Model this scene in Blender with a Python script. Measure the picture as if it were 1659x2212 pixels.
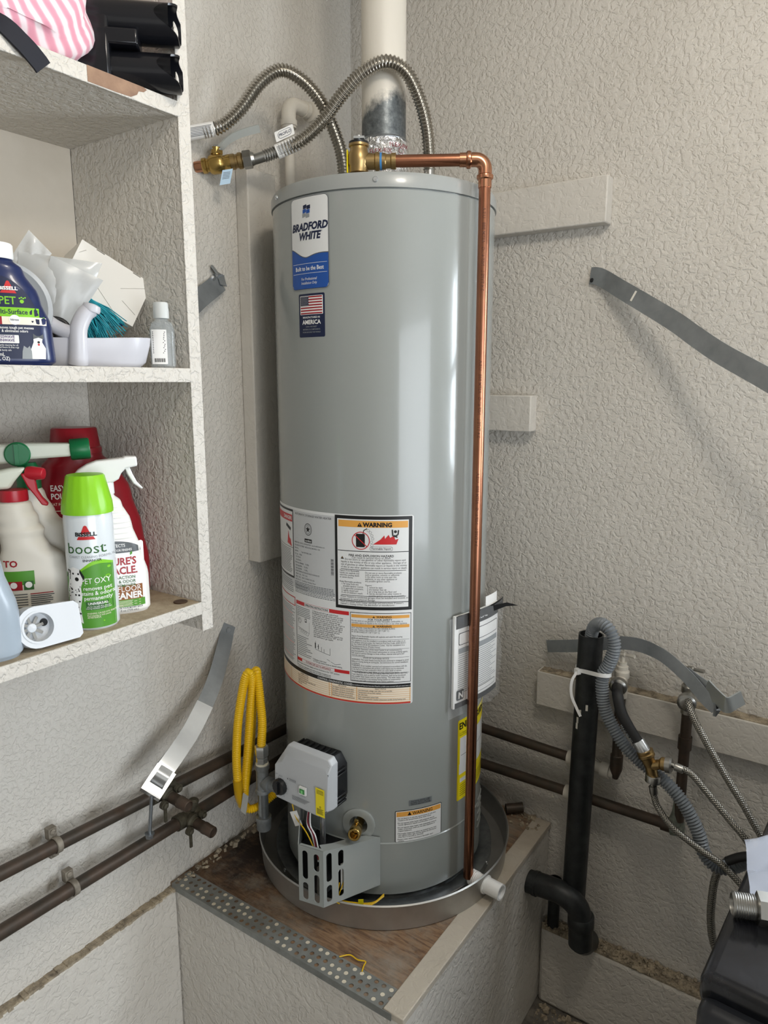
import bpy, bmesh, math, random
from mathutils import Vector, Matrix
for _o in list(bpy.data.objects): bpy.data.objects.remove(_o)
S = bpy.context.scene
COL = S.collection
R = math.radians
rnd = random.Random(7)

# ------------------------------------------------------------------ camera
cd = bpy.data.cameras.new('camera'); cam = bpy.data.objects.new('camera', cd); COL.objects.link(cam)
cam.location = (1.226, -1.63, 1.63)
cam.rotation_euler = (R(90 - 10.4), 0, R(34.5))
cd.sensor_fit = 'VERTICAL'; cd.sensor_height = 36.0; cd.lens = 36.0 * 1535.0 / 2212.0
cd.clip_start = 0.02; cd.clip_end = 60
S.camera = cam
# ------------------------------------------------------------------ view, world, lights
S.view_settings.view_transform = 'Standard'; S.view_settings.look = 'None'
S.view_settings.exposure = 0.48; S.view_settings.gamma = 1.0; S.view_settings.use_curve_mapping = False
W = bpy.data.worlds.new('sky'); S.world = W; W.use_nodes = True
W.node_tree.nodes['Background'].inputs[0].default_value = (0.72, 0.83, 1.0, 1)
W.node_tree.nodes['Background'].inputs[1].default_value = 1.0
def area(name, loc, rot, sx, sy, watts, col):
    l = bpy.data.lights.new(name, 'AREA'); l.shape = 'RECTANGLE'; l.size = sx; l.size_y = sy
    l.energy = watts; l.color = col
    o = bpy.data.objects.new(name, l); COL.objects.link(o); o.location = loc; o.rotation_euler = rot
    return o
# daylight through the open garage door (far wall), through the window over the washer, and the overhead lamp
area('garage_door_offscreen', (5.45, -2.9, 1.1), (R(90), 0, R(90)), 3.6, 2.1, 90, (0.93, 0.97, 1.0))
area('window_right_offscreen', (1.61, 0.09, 1.66), (R(-90), 0, 0), 0.64, 0.74, 34, (0.84, 0.92, 1.0))
pl_ = bpy.data.lights.new('ceiling_lamp_offscreen', 'POINT'); pl_.energy = 11.5; pl_.shadow_soft_size = .09; pl_.color = (1.0, .93, .83)
po = bpy.data.objects.new('ceiling_lamp_offscreen', pl_); COL.objects.link(po); po.location = (1.2, -1.06, 2.5)

# ------------------------------------------------------------------ materials
_M = {}
def lin(c):
    return tuple((x / 12.92 if x <= 0.04045 else ((x + 0.055) / 1.055) ** 2.4) for x in c)
def hexc(h):
    return lin(tuple(int(h[i:i + 2], 16) / 255 for i in (0, 2, 4)))
def newmat(name):
    m = bpy.data.materials.new(name); m.use_nodes = True
    nt = m.node_tree; b = nt.nodes['Principled BSDF']; _M[name] = m
    return m, nt, b
def coord(nt, kind='Object', scale=(1, 1, 1)):
    t = nt.nodes.new('ShaderNodeTexCoord'); mp = nt.nodes.new('ShaderNodeMapping')
    mp.inputs['Scale'].default_value = scale
    nt.links.new(t.outputs[kind], mp.inputs['Vector']); return mp.outputs['Vector']
def noise(nt, vec, scale, detail=3, rough=0.55, dist=0):
    n = nt.nodes.new('ShaderNodeTexNoise'); n.inputs['Scale'].default_value = scale
    n.inputs['Detail'].default_value = detail; n.inputs['Roughness'].default_value = rough
    n.inputs['Distortion'].default_value = dist
    nt.links.new(vec, n.inputs['Vector']); return n.outputs['Fac']
def ramp(nt, fac, stops):
    r = nt.nodes.new('ShaderNodeValToRGB'); e = r.color_ramp.elements
    while len(e) < len(stops): e.new(0.5)
    for i, (p, c) in enumerate(stops):
        e[i].position = p; e[i].color = (*c, 1) if len(c) == 3 else c
    nt.links.new(fac, r.inputs['Fac']); return r.outputs['Color']
def mixc(nt, fac, a, b, mode='MIX'):
    n = nt.nodes.new('ShaderNodeMix'); n.data_type = 'RGBA'; n.blend_type = mode
    if isinstance(fac, (int, float)): n.inputs[0].default_value = fac
    else: nt.links.new(fac, n.inputs[0])
    for s, v in ((n.inputs[6], a), (n.inputs[7], b)):
        if isinstance(v, tuple): s.default_value = (*v, 1) if len(v) == 3 else v
        else: nt.links.new(v, s)
    return n.outputs[2]
def mth(nt, op, a, b=0.0, clamp=False):
    n = nt.nodes.new('ShaderNodeMath'); n.operation = op; n.use_clamp = clamp
    for s, v in ((n.inputs[0], a), (n.inputs[1], b)):
        if isinstance(v, (int, float)): s.default_value = v
        else: nt.links.new(v, s)
    return n.outputs[0]
def bump(nt, b, h, strength, dist):
    n = nt.nodes.new('ShaderNodeBump'); n.inputs['Strength'].default_value = strength
    n.inputs['Distance'].default_value = dist
    nt.links.new(h, n.inputs['Height']); nt.links.new(n.outputs['Normal'], b.inputs['Normal'])
def mat(name, col, rough=0.5, metal=0.0, bmp=None, var=None, coat=0.0, alpha=1.0, trans=0.0, ior=1.45):
    """plain procedural material; bmp = (scale, strength, dist); var = (scale, second colour, amount)"""
    if name in _M: return _M[name]
    if isinstance(col, str): col = hexc(col)
    m, nt, b = newmat(name)
    b.inputs['Base Color'].default_value = (*col, 1); b.inputs['Roughness'].default_value = rough
    b.inputs['Metallic'].default_value = metal; b.inputs['Coat Weight'].default_value = coat
    b.inputs['Coat Roughness'].default_value = 0.06
    b.inputs['Alpha'].default_value = alpha; b.inputs['Transmission Weight'].default_value = trans
    b.inputs['IOR'].default_value = ior
    if var or bmp:
        v = coord(nt)
        if var:
            c2 = hexc(var[1]) if isinstance(var[1], str) else var[1]
            f = ramp(nt, noise(nt, v, var[0], 5, 0.6), [(0.35, (0, 0, 0)), (0.7, (var[2],) * 3)])
            nt.links.new(mixc(nt, f, col, c2), b.inputs['Base Color'])
        if bmp: bump(nt, b, noise(nt, v, bmp[0], 3), bmp[1], bmp[2])
    return m
def wallmat(name, col, dirt, scale=75, strength=0.55, dist=0.0028, dirtamt=0.25):
    m, nt, b = newmat(name); v = coord(nt)
    n1 = noise(nt, v, scale, 2.5, 0.55, 0.6)
    isl = ramp(nt, n1, [(0.40, (0, 0, 0)), (0.50, (0.75,) * 3), (0.62, (1, 1, 1))])
    n2 = noise(nt, v, scale * 3.2, 2)
    h = mth(nt, 'ADD', isl, mth(nt, 'MULTIPLY', n2, 0.35))
    bump(nt, b, h, strength, dist)
    d = ramp(nt, noise(nt, v, 3.0, 6, 0.65), [(0.45, (0, 0, 0)), (0.8, (dirtamt,) * 3)])
    c = mixc(nt, d, hexc(col), hexc(dirt))
    spk = ramp(nt, noise(nt, v, 60, 2), [(0.78, (0, 0, 0)), (0.83, (0.45,) * 3)])
    nt.links.new(mixc(nt, spk, c, hexc(dirt)), b.inputs['Base Color'])
    b.inputs['Roughness'].default_value = 0.62
    return m
M_wall = wallmat('painted_textured_wall', 'cbc6bd', '9d9486', 84, 0.55, 0.0028)
M_walll = wallmat('painted_smooth_wall', 'cbc6bd', 'a59d90', 100, 0.6, 0.0022, 0.2)
M_shell = mat('white_garage_paint', 'cbc6bd', 0.7)
M_found = wallmat('painted_foundation', 'cbc6bd', 'a39a8c', 60, 0.5, 0.003, 0.3)
M_trim = wallmat('painted_lumber', 'cbc6bd', '8f8778', 60, 0.35, 0.0018, 0.3)
M_shelfin = wallmat('shelf_side_paint', 'cbc6bd', 'a59d8f', 84, 0.6, 0.0028, 0.2)
M_shelf = M_shelfin
M_dirt = mat('dirt_rubble', 'b5a78f', 0.95, bmp=(120, 0.9, 0.006), var=(40, '5f564a', 0.9))
def floormat():
    m, nt, b = newmat('dirty_concrete'); v = coord(nt)
    c = ramp(nt, noise(nt, v, 25, 8, 0.7), [(0.3, hexc('45413c')), (0.6, hexc('7a746b')), (0.8, hexc('a19a8e'))])
    nt.links.new(c, b.inputs['Base Color']); b.inputs['Roughness'].default_value = 0.9
    bump(nt, b, noise(nt, v, 90, 5), 0.7, 0.006); return m
M_floor = floormat()
def plymat():
    m, nt, b = newmat('stained_plywood')
    v = coord(nt, 'Object', (5, 34, 5)); vo = coord(nt)
    g = noise(nt, v, 3.0, 5, 0.65, 1.2)
    c = ramp(nt, g, [(0.25, hexc('3f2d20')), (0.45, hexc('6f543d')), (0.6, hexc('8a6e52')), (0.8, hexc('5c4230'))])
    # water stain in the corner beside the drain pan and grey scuffs
    dn = nt.nodes.new('ShaderNodeVectorMath'); dn.operation = 'DISTANCE'
    nt.links.new(vo, dn.inputs[0]); dn.inputs[1].default_value = (0.10 - 0.318, -0.50 + 0.355, 0.5)
    st = mth(nt, 'ADD', mth(nt, 'MULTIPLY', dn.outputs['Value'], -5.0), mth(nt, 'ADD', mth(nt, 'MULTIPLY', noise(nt, vo, 16, 6, 0.75), 2.6), 0.0), True)
    c = mixc(nt, mth(nt, 'MULTIPLY', st, 0.92), c, hexc('1d130e'))
    sc = ramp(nt, noise(nt, vo, 9, 6, 0.7), [(0.46, (0, 0, 0)), (0.7, (0.75,) * 3)])
    c = mixc(nt, sc, c, hexc('8f887c'))
    nt.links.new(c, b.inputs['Base Color']); b.inputs['Roughness'].default_value = 0.75
    bump(nt, b, g, 0.35, 0.001); return m
M_ply = plymat()
M_dustshelf = mat('dusty_shelf_top', 'a89a82', 0.9, bmp=(160, 0.6, 0.002), var=(70, '8a7c66', 0.8))
M_cream = mat('cream_panel', 'd8cfc0', 0.6, bmp=(140, 0.15, 0.001), var=(6, 'bfb4a2', 0.5))
M_rawwood = mat('bare_wood', '9a7d66', 0.8, bmp=(80, 0.3, 0.001), var=(30, '75594a', 0.9))
M_jacket = mat('heater_grey_enamel', '929693', 0.22, coat=0.35, bmp=(260, 0.035, 0.001))
M_cap = mat('heater_cap_grey', '979a98', 0.3, coat=0.2)
M_galv = mat('galvanised_steel', 'a0a5a8', 0.38, 0.9, bmp=(60, 0.15, 0.001), var=(25, '6c7072', 0.8))
M_strap = mat('galvanised_strap', '969a9c', 0.45, 0.45, var=(18, '74797b', 0.7), bmp=(40, 0.1, 0.001))
M_zinc = mat('bright_zinc', 'd3d6d8', 0.24, 0.9, bmp=(150, 0.1, 0.0006))
M_pan = mat('aluminium_pan', 'c2c1bd', 0.42, 0.85, bmp=(30, 0.12, 0.001), var=(10, 'a19f9a', 0.6))
M_hose = mat('corrugated_stainless', 'b9b5ad', 0.2, 1.0)
M_steel = mat('satin_steel', 'a7a6a2', 0.32, 1.0)
M_copper = mat('copper', 'a8745a', 0.28, 1.0, var=(14, '855744', 0.6))
M_copfit = mat('copper_fitting', 'c08a6c', 0.22, 1.0)
M_oldcop = mat('tarnished_copper', '3c372f', 0.5, 0.35, var=(22, '564438', 0.8), bmp=(60, 0.25, 0.001))
M_oldval = mat('corroded_bronze', '3f3a2e', 0.7, 0.4, var=(70, '6a6656', 0.6), bmp=(120, 0.5, 0.002))
M_brass = mat('brass', 'b89a5a', 0.26, 1.0)
M_obrass = mat('aged_brass', 'a58c60', 0.35, 1.0)
M_black = mat('black_plastic', '17181a', 0.38)
M_abs = mat('black_abs_pipe', '141617', 0.45, var=(35, '3a3d3d', 0.5), bmp=(50, 0.15, 0.001))
M_rubber = mat('black_rubber', '1b1b1c', 0.55)
M_greyhose = mat('grey_corrugated_plastic', '74797d', 0.42)
M_yellow = mat('yellow_gas_hose', 'e0b512', 0.35)
M_pvc = mat('painted_pvc', 'cfc9bd', 0.55, bmp=(150, 0.2, 0.001))
M_white = mat('white_plastic', 'e8e8e6', 0.35)
M_whitec = mat('white_cardboard', 'e4e1da', 0.6)
M_greyp = mat('light_grey_plastic', 'b4b7ba', 0.4)
M_greygal = mat('malleable_iron', '7d8182', 0.5, 0.6, var=(50, 'a3a6a6', 0.6), bmp=(120, 0.3, 0.001))
def foilmat():
    m, nt, b = newmat('crinkled_foil_tape'); v = coord(nt)
    n = noise(nt, v, 55, 4, 0.6, 1.5)
    b.inputs['Base Color'].default_value = (0.82, 0.82, 0.82, 1); b.inputs['Metallic'].default_value = 1
    b.inputs['Roughness'].default_value = 0.2
    bump(nt, b, n, 1.0, 0.012); return m
M_foil = foilmat()
def ventmat():
    m, nt, b = newmat('half_painted_vent_pipe'); v = coord(nt)
    sx = nt.nodes.new('ShaderNodeSeparateXYZ'); nt.links.new(v, sx.inputs[0])
    hgt = mth(nt, 'ADD', sx.outputs['Z'], mth(nt, 'MULTIPLY', sx.outputs['X'], -0.55))
    hgt = mth(nt, 'ADD', hgt, mth(nt, 'MULTIPLY', noise(nt, v, 45, 5, 0.7), 0.05))
    f = mth(nt, 'MULTIPLY', mth(nt, 'ADD', hgt, -0.185), 38, True)
    gal = ramp(nt, noise(nt, v, 90, 5, 0.7), [(0.3, hexc('4e5355')), (0.62, hexc('777c7e')), (0.75, hexc('a9acac'))])
    nt.links.new(mixc(nt, f, gal, hexc('d6d0c4')), b.inputs['Base Color'])
    nt.links.new(mth(nt, 'MULTIPLY', mth(nt, 'SUBTRACT', 1.0, f), 0.7), b.inputs['Metallic'])
    b.inputs['Roughness'].default_value = 0.45
    bump(nt, b, noise(nt, v, 80, 4), 0.2, 0.001); return m
M_vent = ventmat()
def braidmat():
    m, nt, b = newmat('braided_stainless')
    w = []
    for k in (1, -1):
        t = nt.nodes.new('ShaderNodeTexCoord'); s = nt.nodes.new('ShaderNodeSeparateXYZ'); nt.links.new(t.outputs['UV'], s.inputs[0])
        a = mth(nt, 'ADD', mth(nt, 'MULTIPLY', s.outputs['X'], 8 * 6.2832), mth(nt, 'MULTIPLY', s.outputs['Y'], k * 6.2832 * 220))
        w.append(mth(nt, 'SINE', a))
    h = mth(nt, 'MAXIMUM', w[0], w[1])
    c = ramp(nt, mth(nt, 'ADD', mth(nt, 'MULTIPLY', h, 0.5), 0.5), [(0.45, hexc('45433f')), (0.9, hexc('b5b1a8'))])
    nt.links.new(c, b.inputs['Base Color']); b.inputs['Metallic'].default_value = 1; b.inputs['Roughness'].default_value = 0.32
    bump(nt, b, h, 0.6, 0.0008); return m
M_braid = braidmat()
def glassy(name, col, rough=0.08, alpha=0.35):
    return mat(name, col, rough, alpha=alpha, coat=0.4)
M_clear = glassy('clear_plastic_film', 'e9ecee', 0.1, 0.13)
M_bagfilm = glassy('frosted_plastic_film', 'cfd0ce', 0.22, 0.6)
_ink = dict(black='151515', white='ecebe8', red='c3262a', orange='dda04a', blue='1f4f9c', navy='16203f', yellow='f0dc10',
            grey='8f9496', dgrey='55595c', green='4f8f2c', lime='7ec321', brown='8a5426', purple='4a2a6a', cream='efe3cf', dred='9c1d28', sky='bcd6ea', paper='dcdddc', dgreen='2c5e26', pink='e39aa5')
def ink(n):
    return mat('print_' + n, _ink[n], 0.42)

# ------------------------------------------------------------------ mesh builder
def frame(axis, up=Vector((0, 0, 1))):
    a = Vector(axis).normalized()
    if abs(a.dot(up)) > 0.98: up = Vector((1, 0, 0))
    u = up.cross(a).normalized(); v = a.cross(u); return u, v, a
def catmull(pts, step):
    P = [Vector(p) for p in pts]; P = [2 * P[0] - P[1]] + P + [2 * P[-1] - P[-2]]
    out = []
    for i in range(1, len(P) - 2):
        a, b, c, d = P[i - 1:i + 3]
        for k in range(24):
            t = k / 24.0
            out.append(0.5 * ((2 * b) + (c - a) * t + (2 * a - 5 * b + 4 * c - d) * t * t + (3 * b - a - 3 * c + d) * t ** 3))
    out.append(P[-2])
    L = [0]
    for i in range(1, len(out)): L.append(L[-1] + (out[i] - out[i - 1]).length)
    n = max(2, int(round(L[-1] / step))); res = []; j = 0
    for k in range(n + 1):
        s = L[-1] * k / n
        while j < len(L) - 2 and L[j + 1] < s: j += 1
        t = (s - L[j]) / max(1e-9, L[j + 1] - L[j]); res.append(out[j].lerp(out[j + 1], min(1, t)))
    return res
class MB:
    def __init__(s, xf=None):
        s.v = []; s.f = []; s.mi = []; s.sm = []; s.uv = []; s.xf = xf
    def add(s, vs, fs, mi=0, smooth=True, uvs=None):
        o = len(s.v)
        s.v += [(s.xf @ Vector(p)) if s.xf else Vector(p) for p in vs]
        for k, f in enumerate(fs):
            s.f.append([i + o for i in f]); s.mi.append(mi); s.sm.append(smooth); s.uv.append(uvs[k] if uvs else None)
        return s
    def box(s, a, b, mi=0):
        x0, y0, z0 = a; x1, y1, z1 = b
        return s.add([(x0, y0, z0), (x1, y0, z0), (x1, y1, z0), (x0, y1, z0), (x0, y0, z1), (x1, y0, z1), (x1, y1, z1), (x0, y1, z1)],
                     [(0, 3, 2, 1), (4, 5, 6, 7), (0, 1, 5, 4), (1, 2, 6, 5), (2, 3, 7, 6), (3, 0, 4, 7)], mi, False)
    def obox(s, c, size, rot=None, mi=0):
        m = Matrix.Translation(c) @ (rot.to_4x4() if rot else Matrix())
        a, b, d = (x / 2 for x in size)
        vs = [m @ Vector(p) for p in ((-a, -b, -d), (a, -b, -d), (a, b, -d), (-a, b, -d), (-a, -b, d), (a, -b, d), (a, b, d), (-a, b, d))]
        return s.add(vs, [(0, 3, 2, 1), (4, 5, 6, 7), (0, 1, 5, 4), (1, 2, 6, 5), (2, 3, 7, 6), (3, 0, 4, 7)], mi, False)
    def rings(s, rr, mi=0, smooth=True, cap=(True, True), uvs=None):
        n = len(rr[0]); vs = [p for r in rr for p in r]; fs = []; us = []
        for i in range(len(rr) - 1):
            for j in range(n):
                k = (j + 1) % n; fs.append((i * n + j, i * n + k, (i + 1) * n + k, (i + 1) * n + j))
                if uvs: us.append(((j / n, uvs[i]), ((j + 1) / n, uvs[i]), ((j + 1) / n, uvs[i + 1]), (j / n, uvs[i + 1])))
        s.add(vs, fs, mi, smooth, us if uvs else None)
        o = len(s.v) - len(vs)
        for c, i in ((cap[0], 0), (cap[1], len(rr) - 1)):
            if c:
                f = [o + i * n + j for j in range(n)]
                s.f.append(f[::-1] if i == 0 else f); s.mi.append(mi); s.sm.append(False); s.uv.append(None)
        return s
    def lathe(s, prof, org=(0, 0, 0), axis=(0, 0, 1), seg=32, mi=0, cap=(True, True), smooth=True, mod=None):
        u, v, a = frame(axis); org = Vector(org); rr = []
        for (r, z) in prof:
            ring = []
            for j in range(seg):
                t = 2 * math.pi * j / seg; q = r * (mod(t, z) if mod else 1)
                ring.append(org + a * z + u * (q * math.cos(t)) + v * (q * math.sin(t)))
            rr.append(ring)
        return s.rings(rr, mi, smooth, cap)
    def cyl(s, p, q, r, seg=20, mi=0, r2=None, cap=(True, True)):
        p = Vector(p); q = Vector(q)
        return s.lathe([(r, 0), (r2 if r2 else r, (q - p).length)], p, q - p, seg, mi, cap)
    def hexn(s, p, q, r, mi=0):
        p = Vector(p); q = Vector(q); L = (q - p).length
        return s.lathe([(r * .9, 0), (r, L * .08), (r, L * .92), (r * .9, L)], p, q - p, 6, mi, smooth=False)
    def tube(s, pts, r, seg=14, step=0.008, mi=0, cap=(True, True), smooth_path=True, amp=0, period=0, spp=4, r2=None):
        if period: step = period / spp
        P = catmull(pts, step) if smooth_path else [Vector(p) for p in pts]
        rr = []; us = []; u = None; L = 0
        for i, p in enumerate(P):
            t = (P[min(i + 1, len(P) - 1)] - P[max(i - 1, 0)]).normalized()
            if u is None: u = frame(t)[0]
            else: u = (u - t * u.dot(t)).normalized()
            v = t.cross(u)
            if i: L += (p - P[i - 1]).length
            q = r if r2 is None else r + (r2 - r) * i / (len(P) - 1)
            if period: q += amp * math.cos(2 * math.pi * i / spp)
            rr.append([p + u * (q * math.cos(2 * math.pi * j / seg)) + v * (q * math.sin(2 * math.pi * j / seg)) for j in range(seg)]); us.append(L)
        return s.rings(rr, mi, True, cap, us)
    def ribbon(s, pts, wdirs, w, th, step=0.01, mi=0):
        """strap: pts control points, wdirs width directions at those points"""
        P = catmull(pts, step); n = len(P); D = [Vector(d).normalized() for d in wdirs]; rr = []
        for i, p in enumerate(P):
            t = (P[min(i + 1, n - 1)] - P[max(i - 1, 0)]).normalized()
            k = i / (n - 1) * (len(D) - 1); a = min(int(k), len(D) - 2) if len(D) > 1 else 0
            d = D[a].lerp(D[a + 1], k - a) if len(D) > 1 else D[0]
            d = (d - t * d.dot(t)).normalized(); nn = t.cross(d)
            rr.append([p - d * w / 2 - nn * th / 2, p + d * w / 2 - nn * th / 2, p + d * w / 2 + nn * th / 2, p - d * w / 2 + nn * th / 2])
        return s.rings(rr, mi, True)
    def extr(s, poly, org, U, V, N, depth, mi=0, smooth=False):
        org = Vector(org); U = Vector(U); V = Vector(V); N = Vector(N); n = len(poly)
        vs = [org + U * a + V * b for a, b in poly]; vs += [p + N * depth for p in vs]
        fs = [list(range(n))[::-1], list(range(n, 2 * n))] + [(i, (i + 1) % n, n + (i + 1) % n, n + i) for i in range(n)]
        return s.add(vs, fs, mi, smooth)
    def ball(s, c, r, mi=0, seg=14, sc=(1, 1, 1)):
        rr = []; c = Vector(c)
        for i in range(1, 9):
            t = math.pi * i / 9
            rr.append([c + Vector((sc[0] * r * math.sin(t) * math.cos(2 * math.pi * j / seg), sc[1] * r * math.sin(t) * math.sin(2 * math.pi * j / seg), -sc[2] * r * math.cos(t))) for j in range(seg)])
        return s.rings(rr, mi)
    # ---- things printed or stuck on a surface: surf(u, v, off) -> point
    def patch(s, surf, u0, u1, v0, v1, rad=0, off=0, mi=0, nu=None, nv=None):
        nv = nv or (1 if isinstance(surf, (Flat, Cyl)) else max(1, int((v1 - v0) / 0.006)))
        us = [u0, u1]
        if rad:
            us = [u0 + rad * (1 - math.cos(R(a))) for a in range(0, 91, 15)] + [u1 - rad * (1 - math.cos(R(a))) for a in range(90, -1, -15)]
        n = nu or max(1, int((us[-1] - us[0]) / 0.006)); a, b = (u0 + rad, u1 - rad)
        mid = [a + (b - a) * k / n for k in range(1, n)]
        us = sorted(set(us + mid)) if rad else [u0 + (u1 - u0) * k / n for k in range(n + 1)]
        def inset(u):
            if not rad: return 0
            d = max(0, (u0 + rad) - u, u - (u1 - rad)); return rad - math.sqrt(max(0, rad * rad - d * d))
        vs = []; fs = []
        for u in us:
            i = inset(u)
            for k in range(nv + 1): vs.append(surf(u, v0 + i + (v1 - v0 - 2 * i) * k / nv, off))
        m = nv + 1
        for k in range(len(us) - 1):
            for j in range(nv): fs.append((k * m + j, (k + 1) * m + j, (k + 1) * m + j + 1, k * m + j + 1))
        return s.add(vs, fs, mi, True)
    def band(s, surf, us, lo, hi, off=0, mi=0, nv=8):
        vs = []; m = nv + 1
        for u in us: vs += [surf(u, lo(u) + (hi(u) - lo(u)) * k / nv, off) for k in range(m)]
        return s.add(vs, [(k * m + j, (k + 1) * m + j, (k + 1) * m + j + 1, k * m + j + 1) for k in range(len(us) - 1) for j in range(nv)], mi, True)
    def poly(s, surf, pts, off=0, mi=0):
        if isinstance(surf, Flat): return s.add([surf(a, b, off) for a, b in pts], [list(range(len(pts)))], mi, True)
        vv = sorted(set(round(p[1], 7) for p in pts)); vs = []
        for a, b in zip(vv, vv[1:]):
            k = max(1, int((b - a) / 0.003)); vs += [a + (b - a) * i / k for i in range(k)]
        vs.append(vv[-1]); E = list(zip(pts, pts[1:] + pts[:1]))
        for a, b in zip(vs, vs[1:]):
            m = (a + b) / 2; xs = []
            for p, q in E:
                if (p[1] - m) * (q[1] - m) < 0:
                    f = lambda v: p[0] + (q[0] - p[0]) * (v - p[1]) / (q[1] - p[1])
                    xs.append((f(m), f(a), f(b)))
            xs.sort()
            for l, r in zip(xs[::2], xs[1::2]):
                n = max(1, int((r[0] - l[0]) / 0.004)); P = []
                for i in range(n + 1):
                    t = i / n; P += [surf(l[1] + (r[1] - l[1]) * t, a, off), surf(l[2] + (r[2] - l[2]) * t, b, off)]
                s.add(P, [(2 * i, 2 * i + 2, 2 * i + 3, 2 * i + 1) for i in range(n)], mi, True)
        return s
    def line(s, surf, a, b, w, off=0, mi=0):
        d = Vector((b[0] - a[0], b[1] - a[1])); n = Vector((-d.y, d.x)).normalized() * w / 2; k = max(1, int(d.length / 0.012))
        vs = []
        for i in range(k + 1):
            p = Vector(a) + d * i / k; vs += [surf(p.x - n.x, p.y - n.y, off), surf(p.x + n.x, p.y + n.y, off)]
        return s.add(vs, [(2 * i, 2 * i + 2, 2 * i + 3, 2 * i + 1) for i in range(k)], mi, True)
    def disc(s, surf, u, v, r, off=0, mi=0, n=20, r0=0, sv=1.0):
        if r0:
            vs = []
            for j in range(n): vs += [surf(u + q * math.cos(2 * math.pi * j / n), v + sv * q * math.sin(2 * math.pi * j / n), off) for q in (r0, r)]
            return s.add(vs, [(2 * j, 2 * j + 1, (2 * j + 3) % (2 * n), (2 * j + 2) % (2 * n)) for j in range(n)], mi, True)
        return s.poly(surf, [(u + r * math.cos(2 * math.pi * j / n), v + sv * r * math.sin(2 * math.pi * j / n)) for j in range(n)], off, mi)
    def text(s, surf, txt, u, v, size, off=0, mi=0, bold=0, shear=0, al='LEFT', xs=1.0, ls=1.0):
        vs, fs = text2d(txt, bold, shear, al, ls)
        return s.add([surf(u + x * size * xs, v + y * size, off) for x, y in vs], fs, mi, True)
    def build(s, name, mats, parent=None, loc=None, bevel=0, ang=38, bseg=2):
        org = Vector((0, 0, 0))
        if parent is not None:
            p = parent
            while p.parent: p = p.parent
            org = p.location
        elif loc is not None: org = Vector(loc)
        me = bpy.data.meshes.new(name)
        me.from_pydata([tuple(p - org) for p in s.v], [], s.f)
        me.polygons.foreach_set('material_index', s.mi); me.polygons.foreach_set('use_smooth', s.sm)
        for m in (mats if isinstance(mats, (list, tuple)) else [mats]): me.materials.append(m)
        if any(u for u in s.uv):
            lay = me.uv_layers.new(name='UVMap')
            for p in me.polygons:
                u = s.uv[p.index]
                if u:
                    for k, li in enumerate(p.loop_indices): lay.data[li].uv = u[k]
        me.update(); me.set_sharp_from_angle(angle=R(ang))
        o = bpy.data.objects.new(name, me); COL.objects.link(o)
        if parent is not None: o.parent = parent
        elif loc is not None: o.location = loc
        if bevel:
            b = o.modifiers.new('bevel', 'BEVEL'); b.width = bevel; b.segments = bseg; b.limit_method = 'ANGLE'; b.angle_limit = R(40)
        return o
_T = {}
def text2d(txt, bold, shear, al, ls):
    k = (txt, bold, shear, al, ls)
    if k not in _T:
        c = bpy.data.curves.new('lettering', 'FONT'); c.body = txt; c.size = 1; c.offset = bold; c.shear = shear
        c.align_x = al; c.space_line = ls; c.resolution_u = 2; c.fill_mode = 'FRONT'
        o = bpy.data.objects.new('lettering', c); me = o.to_mesh()
        _T[k] = ([(p.co.x, p.co.y) for p in me.vertices], [list(p.vertices) for p in me.polygons])
        o.to_mesh_clear(); bpy.data.objects.remove(o); bpy.data.curves.remove(c)
    return _T[k]
def tag(o, label, cat, group=None):
    o['label'] = label; o['category'] = cat
    if group: o['group'] = group
    return o
def thing(name, label, cat, loc, group=None):
    o = bpy.data.objects.new(name, None); COL.objects.link(o); o.location = loc; o.empty_display_size = 0.05
    return tag(o, label, cat, group)
def struct(o): o['kind'] = 'structure'; return o
def weld(me):
    bm = bmesh.new(); bm.from_mesh(me); bmesh.ops.remove_doubles(bm, verts=bm.verts, dist=1e-6); bmesh.ops.recalc_face_normals(bm, faces=bm.faces); bm.to_mesh(me); bm.free()
def carve(o, cutters):
    """cut real openings into a closed mesh"""
    weld(o.data); tmp = []
    for c in cutters:
        t = c.build('opening', [], o.parent); weld(t.data); tmp.append(t)
        m = o.modifiers.new('cut', 'BOOLEAN'); m.operation = 'DIFFERENCE'; m.solver = 'EXACT'; m.object = t
    bpy.context.view_layer.update(); dg = bpy.context.evaluated_depsgraph_get()
    me = bpy.data.meshes.new_from_object(o.evaluated_get(dg)); o.modifiers.clear(); o.data = me
    for p in me.polygons: p.use_smooth = True
    me.set_sharp_from_angle(angle=R(30))
    for t in tmp: bpy.data.objects.remove(t)
    return o
class Cyl:
    """printing surface round an upright cylinder; u runs to the right in metres from angle a0"""
    def __init__(s, c, r, a0): s.c = c; s.r = r; s.a0 = R(a0)
    def __call__(s, u, v, off=0):
        a = s.a0 + u / s.r; return Vector((s.c[0] + (s.r + off) * math.cos(a), s.c[1] + (s.r + off) * math.sin(a), v))
class Flat:
    def __init__(s, o, U, V): s.o = Vector(o); s.U = Vector(U).normalized(); s.V = Vector(V).normalized(); s.N = s.U.cross(s.V)
    def __call__(s, u, v, off=0): return s.o + s.U * u + s.V * v + s.N * off
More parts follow.
